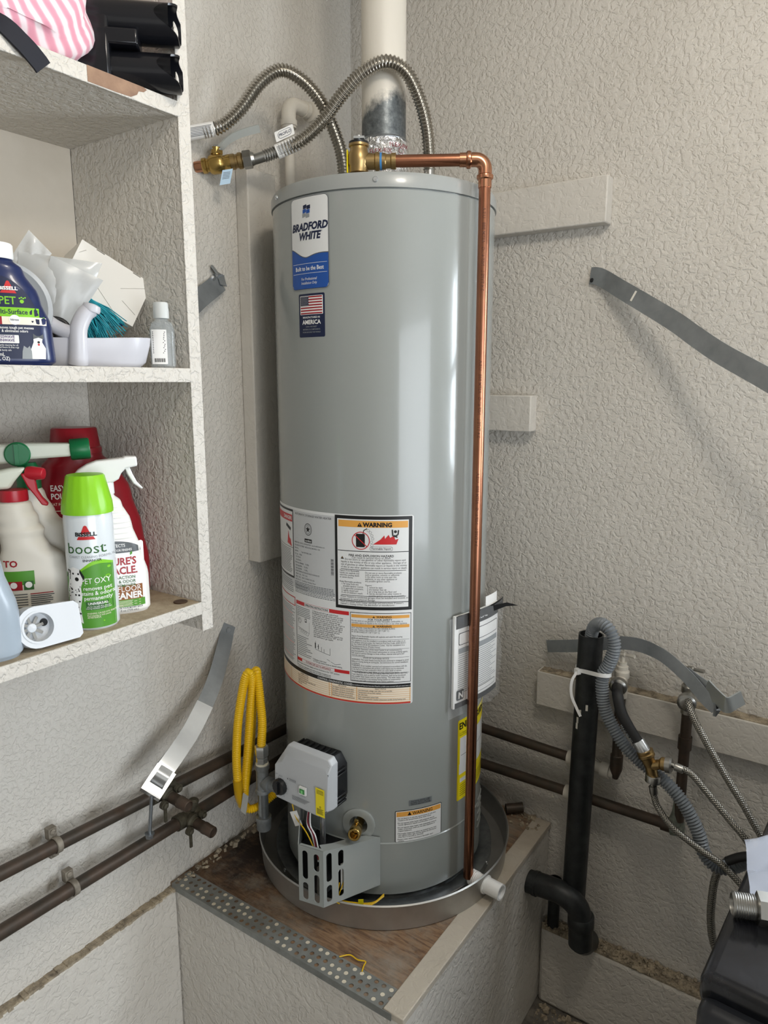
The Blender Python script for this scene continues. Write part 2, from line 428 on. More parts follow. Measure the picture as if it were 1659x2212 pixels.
# ================================================================== the setting
ZS = 0.5                       # top of the heater stand
def wall(name, mb, m): return struct(mb.build(name, m))
b = MB(); b.box((-0.12, -5.6, 0), (0, 0.12, 2.62)); wl = wall('wall_left', b, M_walll)
b = MB(); b.box((0.001, -5.5, 0), (0.02, -0.712, 0.488)); f_ = b.build('foundation', M_found, wl, bevel=0.004)
b = MB()
n = 150
for k in range(n):             # crumbly ledge where the wall meets the foundation
    y0 = -2.2 + (2.2 - 0.71) * k / n; y1 = y0 + (2.2 - 0.71) / n
    d = 0.018 + 0.002 * rnd.random(); h = 0.489 + 0.004 * rnd.random()
    b.box((0.0, y0, 0.484), (d, y1, h))
b.build('ledge_crumbs', M_dirt, wl)
# right wall with a window over the washer
b = MB()
b.box((0, 0, 0), (1.27, 0.12, 2.62)); b.box((1.27, 0, 0), (1.95, 0.12, 1.28)); b.box((1.27, 0, 2.04), (1.95, 0.12, 2.62)); b.box((1.95, 0, 0), (5.5, 0.12, 2.62))
wr = wall('wall_right', b, M_wall)
b = MB(); b.box((0.636, -0.05, 0.0), (5.4, -0.001, 0.222)); b.build('foundation', M_found, wr, bevel=0.012)
b = MB()
b.box((0.64, -0.047, 0.2195), (1.8, -0.001, 0.2245))
for k in range(1100):
    x = 0.64 + 1.0 * rnd.random() ** 1.3; y = -0.046 * rnd.random() - 0.002; s = 0.002 + 0.0065 * rnd.random() ** 2
    rot = Matrix.Rotation(rnd.random() * 6, 3, Vector((rnd.random(), rnd.random(), rnd.random() + .01)).normalized())
    b.obox((x, y, 0.224 + s * 0.3), (s, s * (0.6 + rnd.random()), s * 0.8), rot)
o = b.build('crumbled_plaster', M_dirt, wr); o['kind'] = 'stuff'
b = MB()
for k in range(260):
    x = 0.645 + 0.30 * rnd.random(); y = -0.06 - 0.10 * rnd.random() ** 2; s = 0.003 + 0.009 * rnd.random() ** 3
    rot = Matrix.Rotation(rnd.random() * 6, 3, Vector((rnd.random(), rnd.random(), rnd.random() + .01)).normalized())
    b.obox((x, y, s * 0.3), (s, s * (0.6 + rnd.random()), s * 0.8), rot)
b.build('plaster_crumbs', M_dirt, wr)['kind'] = 'stuff'
wd = MB()
for a, c in (((1.27, 0.03, 1.28), (1.31, 0.08, 2.04)), ((1.91, 0.03, 1.28), (1.95, 0.08, 2.04)), ((1.31, 0.03, 1.28), (1.91, 0.08, 1.32)), ((1.31, 0.03, 2.0), (1.91, 0.08, 2.04)), ((1.595, 0.035, 1.32), (1.625, 0.075, 2.0))): wd.box(a, c)
win = struct(wd.build('window_1', M_white, bevel=0.003))
g = MB(); g.box((1.31, 0.053, 1.32), (1.595, 0.057, 2.0)); g.build('pane', mat('window_glass', 'ffffff', 0.0, alpha=0.08), win)
g = MB(); g.box((1.625, 0.053, 1.32), (1.91, 0.057, 2.0)); g.build('pane', _M['window_glass'], win)
# the rest of the garage shell
b = MB(); b.box((-0.12, -5.6, -0.1), (5.62, 0.12, 0)); struct(b.build('floor', M_floor))
b = MB(); b.box((-0.12, -5.6, 2.62), (5.62, 0.12, 2.72)); struct(b.build('ceiling', M_shell))
b = MB(); b.box((0, -5.62, 0), (5.5, -5.5, 2.62)); struct(b.build('wall_behind', M_shell))
b = MB(); b.box((5.5, -5.6, 0), (5.62, -4.75, 2.62)); b.box((5.5, -1.05, 0), (5.62, 0.12, 2.62)); b.box((5.5, -4.75, 2.2), (5.62, -1.05, 2.62)); struct(b.build('wall_far', M_shell))

# ------------------------------------------------------------------ heater stand
st = thing('heater_stand', 'white painted plaster box with a plywood top under the water heater', 'stand', (0.318, -0.355, 0))
b = MB(); b.box((0.0005, -0.71, 0), (0.634, -0.006, 0.487)); b.build('plaster_box', M_found, st, bevel=0.006)
b = MB(); b.box((0.0005, -0.712, 0.487), (0.592, -0.004, 0.5)); b.build('plywood_top', M_ply, st)
b = MB(); b.box((0.592, -0.712, 0.487), (0.637, -0.004, 0.502)); b.build('edge_board', wallmat('worn_painted_board', 'b7ae9f', '77695a', 60, 0.35, 0.002, 0.7), st, bevel=0.002)
# perforated galvanised strip along the front edge
sp = MB(); pl = MB(); y0 = -0.7135; cell = 0.0172; nr = 3; nc = int(0.60 / cell)
for r_ in range(nr):
    for c_ in range(nc):
        cx = 0.016 + cell * (c_ + (0.5 if r_ % 2 else 0)); cy = y0 + cell * (r_ + 0.5); h = cell / 2; q = 0.0050
        sq = [(h, 0), (h, h), (0, h), (-h, h), (-h, 0), (-h, -h), (0, -h), (h, -h)]
        vs = [(cx + a, cy + d, 0.5018) for a, d in sq] + [(cx + q * math.cos(R(45 * k)), cy + q * math.sin(R(45 * k)), 0.5018) for k in range(8)] + [(cx + q * math.cos(R(45 * k)), cy + q * math.sin(R(45 * k)), 0.5002) for k in range(8)]
        sp.add(vs, [(k, (k + 1) % 8, 8 + (k + 1) % 8, 8 + k) for k in range(8)] + [(8 + k, 8 + (k + 1) % 8, 16 + (k + 1) % 8, 16 + k) for k in range(8)], 0, False)
        if rnd.random() < 0.42:
            pl.lathe([(0.0046, 0), (0.0046, 0.0012 + 0.0008 * rnd.random())], (cx, cy, 0.5), (0, 0, 1), 8)
sp.box((0.008, y0 - 0.0012, 0.487), (0.612, y0, 0.5018))
strip = sp.build('perforated_metal_strip', mat('dull_zinc_strip', '8d8f8b', .5, .35, var=(30, '6f716d', .7)), st)
pl.build('plaster_filling', mat('cream_plaster', 'cfc6b2', 0.9), strip)['kind'] = 'stuff'
b = MB()
for k in range(160):
    t = rnd.random()
    x, y = (0.012 + 0.02 * rnd.random() ** 2, -0.70 + 0.55 * t) if rnd.random() < .6 else (0.50 + 0.12 * t, -0.012 - 0.06 * rnd.random() ** 2)
    s = 0.003 + 0.008 * rnd.random() ** 2
    rot = Matrix.Rotation(rnd.random() * 6, 3, Vector((rnd.random(), rnd.random(), rnd.random() + .01)).normalized())
    b.obox((x, y, 0.501 + s * 0.25), (s * 1.4, s, s * 0.6), rot)
b.build('plaster_debris', M_dirt, st)['kind'] = 'stuff'
b = MB(); b.tube([(0.455, -0.665, 0.5035), (0.47, -0.65, 0.504), (0.49, -0.651, 0.504), (0.505, -0.645, 0.5035), (0.508, -0.655, 0.5035), (0.513, -0.668, 0.503)], 0.0013, 6, 0.004)
tag(b.build('wire_scrap', M_yellow, loc=(0.48, -0.655, 0.503)), 'thin yellow wire scrap lying on the plywood near the stand edge', 'wire')
b = MB(); b.lathe([(0.0125, 0), (0.0125, 0.045), (0.0108, 0.045), (0.0108, 0.0)], (0.523, -0.036, 0.516), (0.75, 0.55, 0.06), 20, cap=(False, False))
tag(b.build('pipe_stub', M_oldcop, loc=(0.53, -0.03, 0.503)), 'short open copper pipe stub sticking out of broken plaster on the stand', 'pipe')

# ------------------------------------------------------------------ bracing lumber
def lumber(a, c, label, grp=None):
    b = MB(); b.box(a, c); loc = ((a[0] + c[0]) / 2, (a[1] + c[1]) / 2, a[2])
    return tag(b.build('wall_brace', M_trim, loc=loc, bevel=0.003), label, 'brace', grp)
lumber((0.0005, -0.43, 1.2), (0.038, -0.34, 2.093), 'upright painted lumber brace on the wall beside the water heater')
lumber((0.25, -0.038, 1.966), (0.707, -0.0005, 2.062), 'upper cracked painted lumber brace behind the copper pipe')
lumber((0.25, -0.038, 1.512), (0.552, -0.0005, 1.598), 'short painted lumber brace halfway up behind the water heater')
br3 = lumber((0.594, -0.038, 0.832), (1.7, -0.0005, 0.922), 'long painted lumber brace behind the black standpipe and hose taps')

b = MB()
for k in range(90):
    x0 = .60 + .9 * k / 90; b.box((x0, -.036, .9215), (x0 + .0102, -.004, .9225 + .0025 * rnd.random()))
o = b.build('dust_layer', M_dirt, None, loc=tuple(br3.location)); o.parent = br3; o.location = (0, 0, 0)
# ================================================================== water heater
HC = (0.316, -0.3065); HR = 0.235
def rad(a, r): return (HC[0] + r * math.cos(R(a)), HC[1] + r * math.sin(R(a)))
def holed(loops):
    c = bpy.data.curves.new('outline', 'CURVE'); c.dimensions = '2D'; c.fill_mode = 'FRONT'
    for lp in loops:
        sp = c.splines.new('POLY'); sp.points.add(len(lp) - 1); sp.use_cyclic_u = True
        for p, q in zip(sp.points, lp): p.co = (q[0], q[1], 0, 1)
    o = bpy.data.objects.new('outline', c); me = o.to_mesh()
    r = ([(p.co.x, p.co.y) for p in me.vertices], [list(p.vertices) for p in me.polygons])
    o.to_mesh_clear(); bpy.data.objects.remove(o); bpy.data.curves.remove(c); return r
def stadium(cx, y0, y1, w):
    r = w / 2
    return [(cx + r * math.cos(R(a)), y1 - r + r * math.sin(R(a))) for a in range(0, 181, 22)] + [(cx + r * math.cos(R(a)), y0 + r + r * math.sin(R(a))) for a in range(180, 361, 22)]
wh = thing('water_heater', 'tall grey enamelled gas water heater standing in a metal drain pan', 'water heater', (HC[0], HC[1], 0.505))
_dn = Vector((math.cos(R(-68.7)), math.sin(R(-68.7)), 0)); _dp = Vector((*rad(-68.7, HR), .698))
def openings():
    c = [MB()]; c[0].cyl(_dp - _dn * .03, _dp + _dn * .03, .0195, 32)
    for k in range(5): m = MB(); m.obox((*rad(18, HR), .5895 + .018 * k), (.04, .048, .009), Matrix.Rotation(R(18), 3, 'Z')); c.append(m)
    return c
b = MB(); b.lathe([(HR - .004, 0.533), (HR, 0.536)] + [(HR, .54 + .016 * k) for k in range(13)] + [(HR, 1.2), (HR, 1.9735), (HR - .004, 1.9736), (HR - .004, 1.978)], (*HC, 0), (0, 0, 1), 128); jacket = carve(b.build('jacket', M_jacket, wh), openings())
b = MB(); b.lathe([(HR + .0018, 0.5335)] + [(HR + .0018, .54 + .016 * k) for k in range(8)] + [(HR + .002, 0.655), (HR + .0004, 0.6568), (HR - .0008, 0.6568), (HR - .0008, 0.5335), (HR + .0018, 0.5335)], (*HC, 0), (0, 0, 1), 128, cap=(False, False)); carve(b.build('lower_jacket_band', M_jacket, wh), openings()[1:])
b = MB(); b.lathe([(HR - .003, 1.9762), (HR + .0024, 1.9764), (HR + .0024, 1.977), (HR + .0024, 1.996), (HR - .001, 2.003), (HR - .01, 2.005), (0.05, 2.012)], (*HC, 0), (0, 0, 1), 128); cap = b.build('top_cap', M_cap, wh)
for a in (-59.2, -119.2, 0.8, 60.8, 120.8, 180.8):
    n = Vector((math.cos(R(a)), math.sin(R(a)), 0)); p = Vector((*rad(a, HR + .0024), 1.989))
    s_ = MB(); s_.lathe([(0.0052, 0), (0.0052, 0.001), (0.0038, 0.003)], p - n * .0004, n, 14, 0); s_.lathe([(0.0018, 0.0031), (0.0018, 0.0032)], p, n, 6, 1)
    s_.build('screw', [M_zinc, M_zinc], cap)
# base: dark burner opening and galvanised ring
b = MB(); b.lathe([(HR - .018, 0.504), (HR - .016, 0.535)], (*HC, 0), (0, 0, 1), 96); b.build('base_skirt', M_galv, wh)
b = MB(); b.lathe([(HR - .02, 0.5042), (0.266, 0.5042), (0.266, 0.524), (0.262, 0.5255), (HR - .005, 0.5165)], (*HC, 0), (0, 0, 1), 96, cap=(False, False)); ring = b.build('base_ring', M_galv, wh)
for a in (-53, 10, -115):
    n = Vector((math.cos(R(a)), math.sin(R(a)), 0)); p = Vector((*rad(a, 0.266), 0.517))
    s_ = MB(); s_.lathe([(0.0045, -0.001), (0.0045, 0.001), (0.003, 0.0025)], p, n, 12, 0); s_.lathe([(0.0016, 0.0026), (0.0016, 0.0027)], p, n, 6, 1); s_.build('screw', [M_zinc, M_zinc], ring)
for k in range(5):                       # hooded louvre lips over the slots in the skirt
    z = 0.594 + 0.018 * k; b = MB(); b.tube([(*rad(a_, HR + .002), z) for a_ in (12, 15, 18, 21, 24)], .0016, 8, .006); b.build('louvre', M_jacket, wh)

# ---- maker's label
INK = [ink(k) for k in ('black', 'white', 'red', 'orange', 'blue', 'navy', 'grey', 'paper', 'cream', 'dgrey', 'yellow', 'dred')]
K, WT, RD, OR, BL, NV, GY, PA, CR, DG, YE, DR = range(12)
def label_part(name, surf, rect, rad_, m, fn, off=0.0004):
    b = MB(); b.patch(surf, *rect, rad_, off); part = b.build(name, m, wh)
    t = MB(); fn(t, surf); t.build('printing', INK, part); return part
sf = Cyl(HC, HR, -105.2); w = R(105.2 - 80.9) * HR; z0, z1 = 1.803, 1.974
def f_brand(t, s):
    t.patch(s, .0022, w - .0022, z0 + .0022, z1 - .0022, 0.009, 0.0006, K); t.patch(s, .0028, w - .0028, z0 + .0028, z1 - .0028, 0.0085, 0.0008, PA)
    us = [.0028 + (w - .0056) * k / 30 for k in range(31)]
    def wave(u): x = u / w; return 1.872 + .012 * math.cos(math.pi * min(1, x * 1.9) * 1.0) * (1 - x) - .004 + (.003 * math.sin(math.pi * max(0, x - .45) / .55))
    def lowc(u): d = max(0, (.0028 + .0085) - u, u - (w - .0028 - .0085)); return z0 + .0028 + .0085 - math.sqrt(max(0, .0085 ** 2 - d * d))
    t.band(s, us, lowc, wave, 0.0010, BL); t.band(s, us, wave, lambda u: wave(u) + .0016, 0.0011, DG)
    for i in range(3):                     # waving flag mark above the name
        for j in range(2):
            u0 = .038 + .0095 * j; q = [1.957 - .0075 * i + .0018 * math.sin(x) for x in (0, 1.6, 3.1)]
            x0 = u0 - .0012 * i
            t.poly(s, [(x0, q[0] if j == 0 else q[0] - .001), (x0 + .009, q[1] - .0018 * (j)), (x0 + .009, q[1] - .0068 - .0018 * j), (x0, q[0] - .0068 - (.001 if j else 0))], 0.0011, (NV, BL, GY)[i])
    t.text(s, 'BRADFORD', w * .505, 1.9125, .0188, .0011, NV, .045, .22, 'CENTER', .92); t.text(s, 'WHITE', w * .52, 1.8955, .0188, .0011, NV, .045, .22, 'CENTER', .92)
    t.disc(s, w * .83, 1.908, .0012, .0011, NV, 10, .0008)
    t.line(s, (.006, 1.852), (w - .006, 1.852), .0006, .0012, WT); t.line(s, (.006, 1.834), (w - .006, 1.834), .0006, .0012, WT)
    t.text(s, 'Built to be the Best', w * .5, 1.8395, .0108, .0012, WT, .012, 0, 'CENTER', .86)
    t.text(s, 'For Professional', w * .5, 1.8215, .0072, .0012, WT, 0, .15, 'CENTER', .85); t.text(s, 'Installation Only', w * .5, 1.814, .0072, .0012, WT, 0, .15, 'CENTER', .85)
label_part('brand_label', sf, (0, w, z0, z1), 0.011, mat('label_foil_border', '8d9192', 0.35, 0.3), f_brand)
# ---- flag label
sf2 = Cyl(HC, HR, -100.2); w2 = R(100.2 - 84.0) * HR
def f_flag(t, s):
    a, c, d, e = .004, w2 - .004, 1.7575, 1.7925
    t.patch(s, a, c, d, e, 0.001, .0007, WT)
    a += .0015; c -= .0015; d += .001; e -= .001; hh = (e - d) / 13
    for i in range(0, 13, 2): t.patch(s, a if i > 5 else a, c, e - hh * (i + 1), e - hh * i, 0, .0009, DR)
    t.patch(s, a, a + (c - a) * .4, e - hh * 7, e, 0, .0011, NV)
    for i in range(9):
        for j in range(6 if i % 2 == 0 else 5): t.disc(s, a + (c - a) * .4 * ((j + (.5 if i % 2 == 0 else 1)) / 6), e - hh * 7 * (i + .5) / 9, .0006, .0012, WT, 5)
    t.text(s, 'MANUFACTURED IN', w2 / 2, 1.7505, .0050, .0008, WT, .014, 0, 'CENTER', .95); t.text(s, 'AMERICA', w2 / 2, 1.7395, .0112, .0008, WT, .03, 0, 'CENTER', 1.0)
    for i, q in enumerate(('USING THE FINEST', 'MATERIALS & COMPONENTS', 'FROM AROUND THE WORLD')): t.text(s, q, w2 / 2, 1.7335 - .0052 * i, .0036, .0008, GY, .01, 0, 'CENTER', .95)
label_part('flag_label', sf2, (0, w2, 1.715, 1.7965), 0.003, ink('navy'), f_flag)
# ---- the large instruction label
sf3 = Cyl(HC, HR, -40.9)
def ua(a): return R(a + 40.9) * HR
q = 0.000206
def bu(x): return (x - 1395) * q
def bz(y): return 1.371 - (y - 235) * 0.000207
def f_big(t, s):
    t.patch(s, bu(615), bu(1380), bz(1172), bz(242), 0, .0006, K); t.patch(s, bu(642), bu(1345), bz(1140), bz(275), 0, .0008, PA)
    t.patch(s, bu(655), bu(1338), bz(352), bz(287), 0, .0010, OR)
    def tri(u, v, h, mi=K, o=.0012):
        t.poly(s, [(u - h * .6, v), (u + h * .6, v), (u, v + h)], o, mi); t.line(s, (u, v + h * .3), (u, v + h * .7), h * .1, o + .0002, OR)
    tri(bu(872), bz(346), .0085); t.text(s, 'WARNING', bu(905), bz(344), .0118, .0012, K, .05, 0, 'LEFT', 1.0)
    # petrol can crossed out, vapour cloud, flame and figure
    t.patch(s, bu(835), bu(922), bz(545), bz(415), .002, .0012, K); t.line(s, (bu(903), bz(420)), (bu(912), bz(380)), .0016, .0012, K); t.line(s, (bu(912), bz(380)), (bu(945), bz(362)), .0016, .0012, K)
    t.disc(s, bu(882), bz(482), .0182, .0014, RD, 32, .0166); t.line(s, (bu(820), bz(425)), (bu(944), bz(540)), .0016, .0015, RD)
    for (x, y) in ((955, 380), (975, 400), (990, 430), (998, 460), (985, 495), (990, 525)): t.disc(s, bu(x), bz(y), .0028, .0011, K, 12, .0024)
    t.poly(s, [(bu(1000), bz(515)), (bu(1075), bz(465)), (bu(1110), bz(425)), (bu(1115), bz(460)), (bu(1150), bz(420)), (bu(1165), bz(450)), (bu(1200), bz(430)), (bu(1215), bz(470)), (bu(1245), bz(460)), (bu(1225), bz(515))], .0012, RD)
    t.disc(s, bu(1215), bz(390), .0030, .0014, K, 12)
    for p in (((1185, 370), (1190, 430)), ((1190, 430), (1235, 445)), ((1245, 375), (1240, 420)), ((1240, 420), (1200, 440)), ((1200, 425), (1225, 440))): t.line(s, *[(bu(x), bz(y)) for x, y in p], .0026, .0014, K)
    t.patch(s, bu(970), bu(1190), bz(578), bz(538), .0035, .0010, DG); t.patch(s, bu(973), bu(1187), bz(575), bz(541), .0033, .0011, PA); t.text(s, 'Flammable Vapors', bu(1080), bz(566), .0062, .0013, K, .006, 0, 'CENTER', .85)
    t.line(s, (bu(645), bz(588)), (bu(1345), bz(588)), .0014, .001, K)
    t.text(s, 'FIRE AND EXPLOSION HAZARD', bu(980), bz(640), .0064, .001, K, .02, 0, 'CENTER', 1.0); t.text(s, 'Can result in serious injury or death', bu(980), bz(660), .0058, .001, K, 0, 0, 'CENTER', .92)
    tri(bu(693), bz(672), .006)
    for i, x in enumerate(('      Do not store or use gasoline or other flammable vapors and', 'liquids in the vicinity of this or any other appliance.  Storage of or', 'use of gasoline or other flammable vapors or liquids in the vicinity', 'of this or any other appliance can result in serious injury or death.')): t.text(s, x, bu(678), bz(680 + 26 * i), .0057, .001, K, 0, 0, 'LEFT', .88)
    t.line(s, (bu(675), bz(773)), (bu(1320), bz(773)), .001, .001, K)
    t.text(s, 'Vapors from flammable\nliquids can explode and\ncatch fire causing death\nor severe burns.\n\nKeep flammable products:\n   1. far away from any\n      possible ignition source,\n   2. in approved containers,\n   3. tightly closed and\n   4. out of children\'s reach.', bu(662), bz(795), .0052, .001, K, 0, 0, 'LEFT', .85, .88)
    t.text(s, 'Do not use or store flammable products\nsuch as gasoline, solvents or adhesives\nin the same room or area near this\nappliance, or any other appliance or\nany possible ignition source.\n\nVapors:\n   1. cannot be seen.\n   2. are heavier than air.\n   3. go a long way on the floor and\n   4. can be carried from other rooms to\n      possible ignition sources by air currents.', bu(922), bz(805), .0052, .001, K, 0, 0, 'LEFT', .85, .83)
    t.line(s, (bu(678), bz(1033)), (bu(1320), bz(1033)), .001, .001, K)
    t.text(s, 'Water heaters in residential garages must be installed and located, or\nprotected, to avoid physical damage.', bu(668), bz(1056), .0055, .001, K, 0, 0, 'LEFT', .9, .85)
    t.line(s, (bu(650), bz(1088)), (bu(1345), bz(1088)), .0014, .001, K)
    t.text(s, 'Read and follow water heater warnings and instructions. If owner\'s\nmanual is missing contact the distributor or manufacturer.', bu(668), bz(1108), .0053, .001, K, 0, 0, 'LEFT', .9, .8)
    # rating plate
    L = ua(-109.0); W_ = ua(-80.4) - L
    t.line(s, (ua(-80.2), 1.362), (ua(-80.2), 1.19), .0004, .0006, GY)
    t.text(s, 'AUTOMATIC STORAGE WATER HEATER', L + W_ / 2, 1.3635 - .006, .0063, .0006, K, 0, 0, 'CENTER', .92)
    c0 = L + W_ * .42
    t.disc(s, c0, 1.331, .011, .0006, K, 28, .0098, 1.15); t.disc(s, c0, 1.331, .0078, .0006, K, 28, .0072, 1.15)
    st_ = [(c0 + r_ * math.sin(R(36 * i)), 1.331 + 1.1 * r_ * math.cos(R(36 * i))) for i, r_ in enumerate([.0068, .0028] * 5)]
    for i in range(0, 10, 2): t.poly(s, [(c0, 1.331), st_[i - 1], st_[i], st_[(i + 1) % 10]], .0008, K)
    t.patch(s, c0 - .011, c0 + .011, 1.303, 1.311, .001, .0006, K); t.text(s, 'certified', c0, 1.305, .0055, .0008, PA, .02, 0, 'CENTER', 1)
    rl = ['BRADFORD WHITE CORPORATION  www.bradfordwhite.com', '200 LAFAYETTE STREET  MIDDLEVILLE MI 49333  USA', 'Model No.', 'Serial No.           Type: NATURAL GAS', 'Gal. Cap.     40 gal.', '    (151.4 liters)', '    Input (Btu/hr)', 'Gas Pressure Manifold     1.0 (kPa)', '  Input Supply Max       3.5 (kPa)', '  Input Supply Min       1.2 (kPa)', 'CLOSEST INSTALLATION DISTANCE CLEARANCES', '  FRONT  4 IN.    TOP  12 IN.', '  BACK   0 IN.    VENT CONNECTOR 6 IN.', 'ANSI Z21.10.1    Test 300 psi  Working 150 psi', '', 'DESIGNED: NATURAL DRAFT', 'DESIGN C CERTIFICATION']
    for i, x in enumerate(rl): t.text(s, x, L + .002, 1.297 - .0062 * i, .0044, .0006, DG, .006, 0, 'LEFT', .78)
    for i in range(16): t.patch(s, ua(-82.6), ua(-81), 1.243 + .0022 * i, 1.243 + .0022 * i + .0007 + .0008 * (i * 7 % 3) / 2, 0, .0006, K)
    for i in range(8):
        u = L
        while u < L + W_ - .004:
            k = .003 + .004 * rnd.random(); t.line(s, (u, 1.2125 - .0032 * i + .0), (min(u + k, L + W_), 1.2125 - .0032 * i), .0013, .0006, DG); u += k + .0012
    # danger column at the far left
    A0, A1 = ua(-139), ua(-109.6)
    t.patch(s, A0, A1, 1.2165, 1.3655, 0, .0006, K); t.patch(s, A0 + .005, A1 - .003, 1.221, 1.361, 0, .0008, PA); t.patch(s, A0 + .006, A1 - .004, 1.339, 1.354, 0, .0010, RD)
    t.text(s, 'DANGER', A1 - .006, 1.343, .0105, .0012, WT, .02, 0, 'RIGHT', 1.0)
    t.poly(s, [(A1 - .03, 1.29), (A1 - .024, 1.318), (A1 - .019, 1.303), (A1 - .013, 1.30), (A1 - .008, 1.285)], .001, RD); t.line(s, (A1 - .035, 1.33), (A1 - .012, 1.322), .007, .001, K); t.line(s, (A0 + .005, 1.283), (A1 - .003, 1.283), .001, .001, K)
    for i in range(15): t.line(s, (A0 + .009, 1.278 - .0036 * i), (A1 - .006 - .012 * rnd.random(), 1.278 - .0036 * i), .0013, .001, DG)
    for i in range(7): t.line(s, (A0 + .006, 1.210 - .0042 * i), (A1 - .002 - .012 * rnd.random(), 1.210 - .0042 * i), .0013, .0006, DG)
    t.patch(s, A0, A1 + .001, 1.155, 1.175, 0, .0006, RD); t.patch(s, A0, A1 - .001, 1.157, 1.173, 0, .0008, PA)
    for i in range(34): t.line(s, (A0 + .004, 1.150 - .0037 * i), (A1 - .002 - .014 * rnd.random(), 1.150 - .0037 * i), .0012, .0006, RD if i % 9 == 4 else DG)
    # operating instructions
    B0, B1 = ua(-108.2), ua(-73.0)
    t.patch(s, B0, B1, 1.163, 1.171, 0, .0006, RD); t.patch(s, B0 + .03, B1 - .045, 1.1635, 1.1705, 0, .0008, PA); t.text(s, 'OPERATING INSTRUCTIONS', (B0 + B1) / 2 - .008, 1.1648, .0062, .001, K, .014, 0, 'CENTER', .82)
    t.line(s, (B0, 1.171), (B0, 1.024), .0008, .0006, K); t.line(s, (B0 - .001, 1.159), (B0 - .001, 1.03), .0006, .0006, K)
    t.disc(s, B0 + .012, 1.128, .0052, .0006, K, 20, .0044); t.line(s, (B0 + .012, 1.128), (B0 + .009, 1.131), .0008, .0006, K)
    for i in range(10): t.line(s, (B0 + .012 + .0058 * math.cos(i * .6), 1.128 + .0058 * math.sin(i * .6)), (B0 + .012 + .0078 * math.cos(i * .6), 1.128 + .0078 * math.sin(i * .6)), .0004, .0006, K)
    for a_, c_ in (((.005, 1.146), (.005, 1.112)), ((.005, 1.112), (.044, 1.106)), ((.044, 1.106), (.044, 1.13)), ((.014, 1.104), (.04, 1.099)), ((.04, 1.099), (.044, 1.106))): t.line(s, (B0 + a_[0], a_[1]), (B0 + c_[0], c_[1]), .0005, .0006, K)
    t.patch(s, B0 + .030, B0 + .036, 1.128, 1.136, 0, .0006, K); t.patch(s, B0 + .0312, B0 + .0348, 1.130, 1.1348, 0, .0008, PA)
    for i in range(5): t.patch(s, B0 + .008 + .006 * i, B0 + .0125 + .006 * i, 1.1075 - .001 * i, 1.1125 - .001 * i, 0, .0006, DG); t.patch(s, B0 + .0086 + .006 * i, B0 + .0119 + .006 * i, 1.1081 - .001 * i, 1.1119 - .001 * i, 0, .0008, PA)
    for i in range(6): t.line(s, (B0 + .003, 1.158 - .0038 * i), (B0 + .05 - .012 * rnd.random(), 1.158 - .0038 * i), .0012, .0006, DG)
    for i in range(11): t.line(s, (B0 + .003, 1.093 - .0042 * i), (B0 + .052 - .022 * rnd.random(), 1.093 - .0042 * i), .0012, .0006, DG)
    t.text(s, '5. Depress and hold in gas control knob.\nImmediately press igniter button until you hear\na "click" sound, then release. Continue to hold\ndown the gas control knob for about one (1)\nminute after the pilot is lit. Release the gas\ncontrol knob & it should pop back out. Check to\nsee if the pilot is still lit through the sight glass.\nIf the pilot goes out, repeat steps 3 through 8.\n - If gas control knob does not pop out when\n   released, stop and immediately call your\n   service technician or gas supplier.\n - If the pilot will not stay lit after several tries,\n   turn the gas control knob to "OFF" and call\n   your technician or gas supplier.', B0 + .054, 1.157, .0051, .0006, K, 0, 0, 'LEFT', .80, .82)
    for a_, c_ in (((.062, 1.094), (.062, 1.076)), ((.062, 1.076), (.10, 1.070)), ((.10, 1.070), (.10, 1.085)), ((.066, 1.083), (.072, 1.083)), ((.078, 1.074), (.078, 1.084)), ((.085, 1.073), (.085, 1.081)), ((.092, 1.06), (.112, 1.052)), ((.112, 1.052), (.125, 1.055))): t.line(s, (B0 + a_[0], a_[1]), (B0 + c_[0], c_[1]), .0008, .0006, DG)
    t.patch(s, B0 + .060, B0 + .063, 1.078, 1.09, 0, .0006, K); t.patch(s, B0 + .069, B0 + .0705, 1.077, 1.088, 0, .0006, K)
    t.text(s, '9. Replace outer door.\n10. Turn gas control knob to desired setting.', B0 + .054, 1.051, .005, .0006, K, 0, 0, 'LEFT', .82, .85)
    t.patch(s, B0, B1, 1.036, 1.043, 0, .0006, RD); t.patch(s, B0 + .018, B1 - .034, 1.0365, 1.0425, 0, .0008, PA); t.text(s, 'TO TURN OFF GAS TO APPLIANCE', (B0 + B1) / 2 - .006, 1.0375, .0056, .001, DR, .014, 0, 'CENTER', .80)
    t.text(s, 'Push in gas control knob slightly and turn clockwise to the "OFF" position.', B0 + .002, 1.0305, .005, .0006, K, 0, 0, 'LEFT', .8)
    t.text(s, 'FOLLOW ALL WARNINGS AND INSTRUCTIONS. If installation and\noperating instructions are missing, contact the retailer or manufacturer', B0 + .002, 1.0258 - .0016, .0042, .0006, K, .004, 0, 'LEFT', .82, .8)
    # safety panel
    C0, C1 = ua(-72.4), ua(-41.9); top = 1.171
    t.patch(s, C0, C1, 1.0225, top, 0, .0006, K); t.patch(s, C0 + .0012, C1 - .0012, 1.0237, top - .0012, 0, .0008, PA)
    def cu(x): return C0 + (x - 770) / (1370 - 770) * (C1 - C0)
    def cz(y): return top - (y - 1195) / (1885 - 1195) * (top - 1.0225)
    for y in (1230, 1322): t.patch(s, cu(783), cu(1352), cz(y + 16), cz(y - 14), 0, .0010, OR); tri(cu(1005), cz(y + 12), .0042); t.text(s, 'WARNING', cu(1030), cz(y + 11), .0058, .0012, K, .02, 0, 'LEFT', 1.1)
    t.text(s, 'FOR YOUR SAFETY', cu(1065), cz(1268), .0055, .001, K, .018, 0, 'CENTER', 1.05)
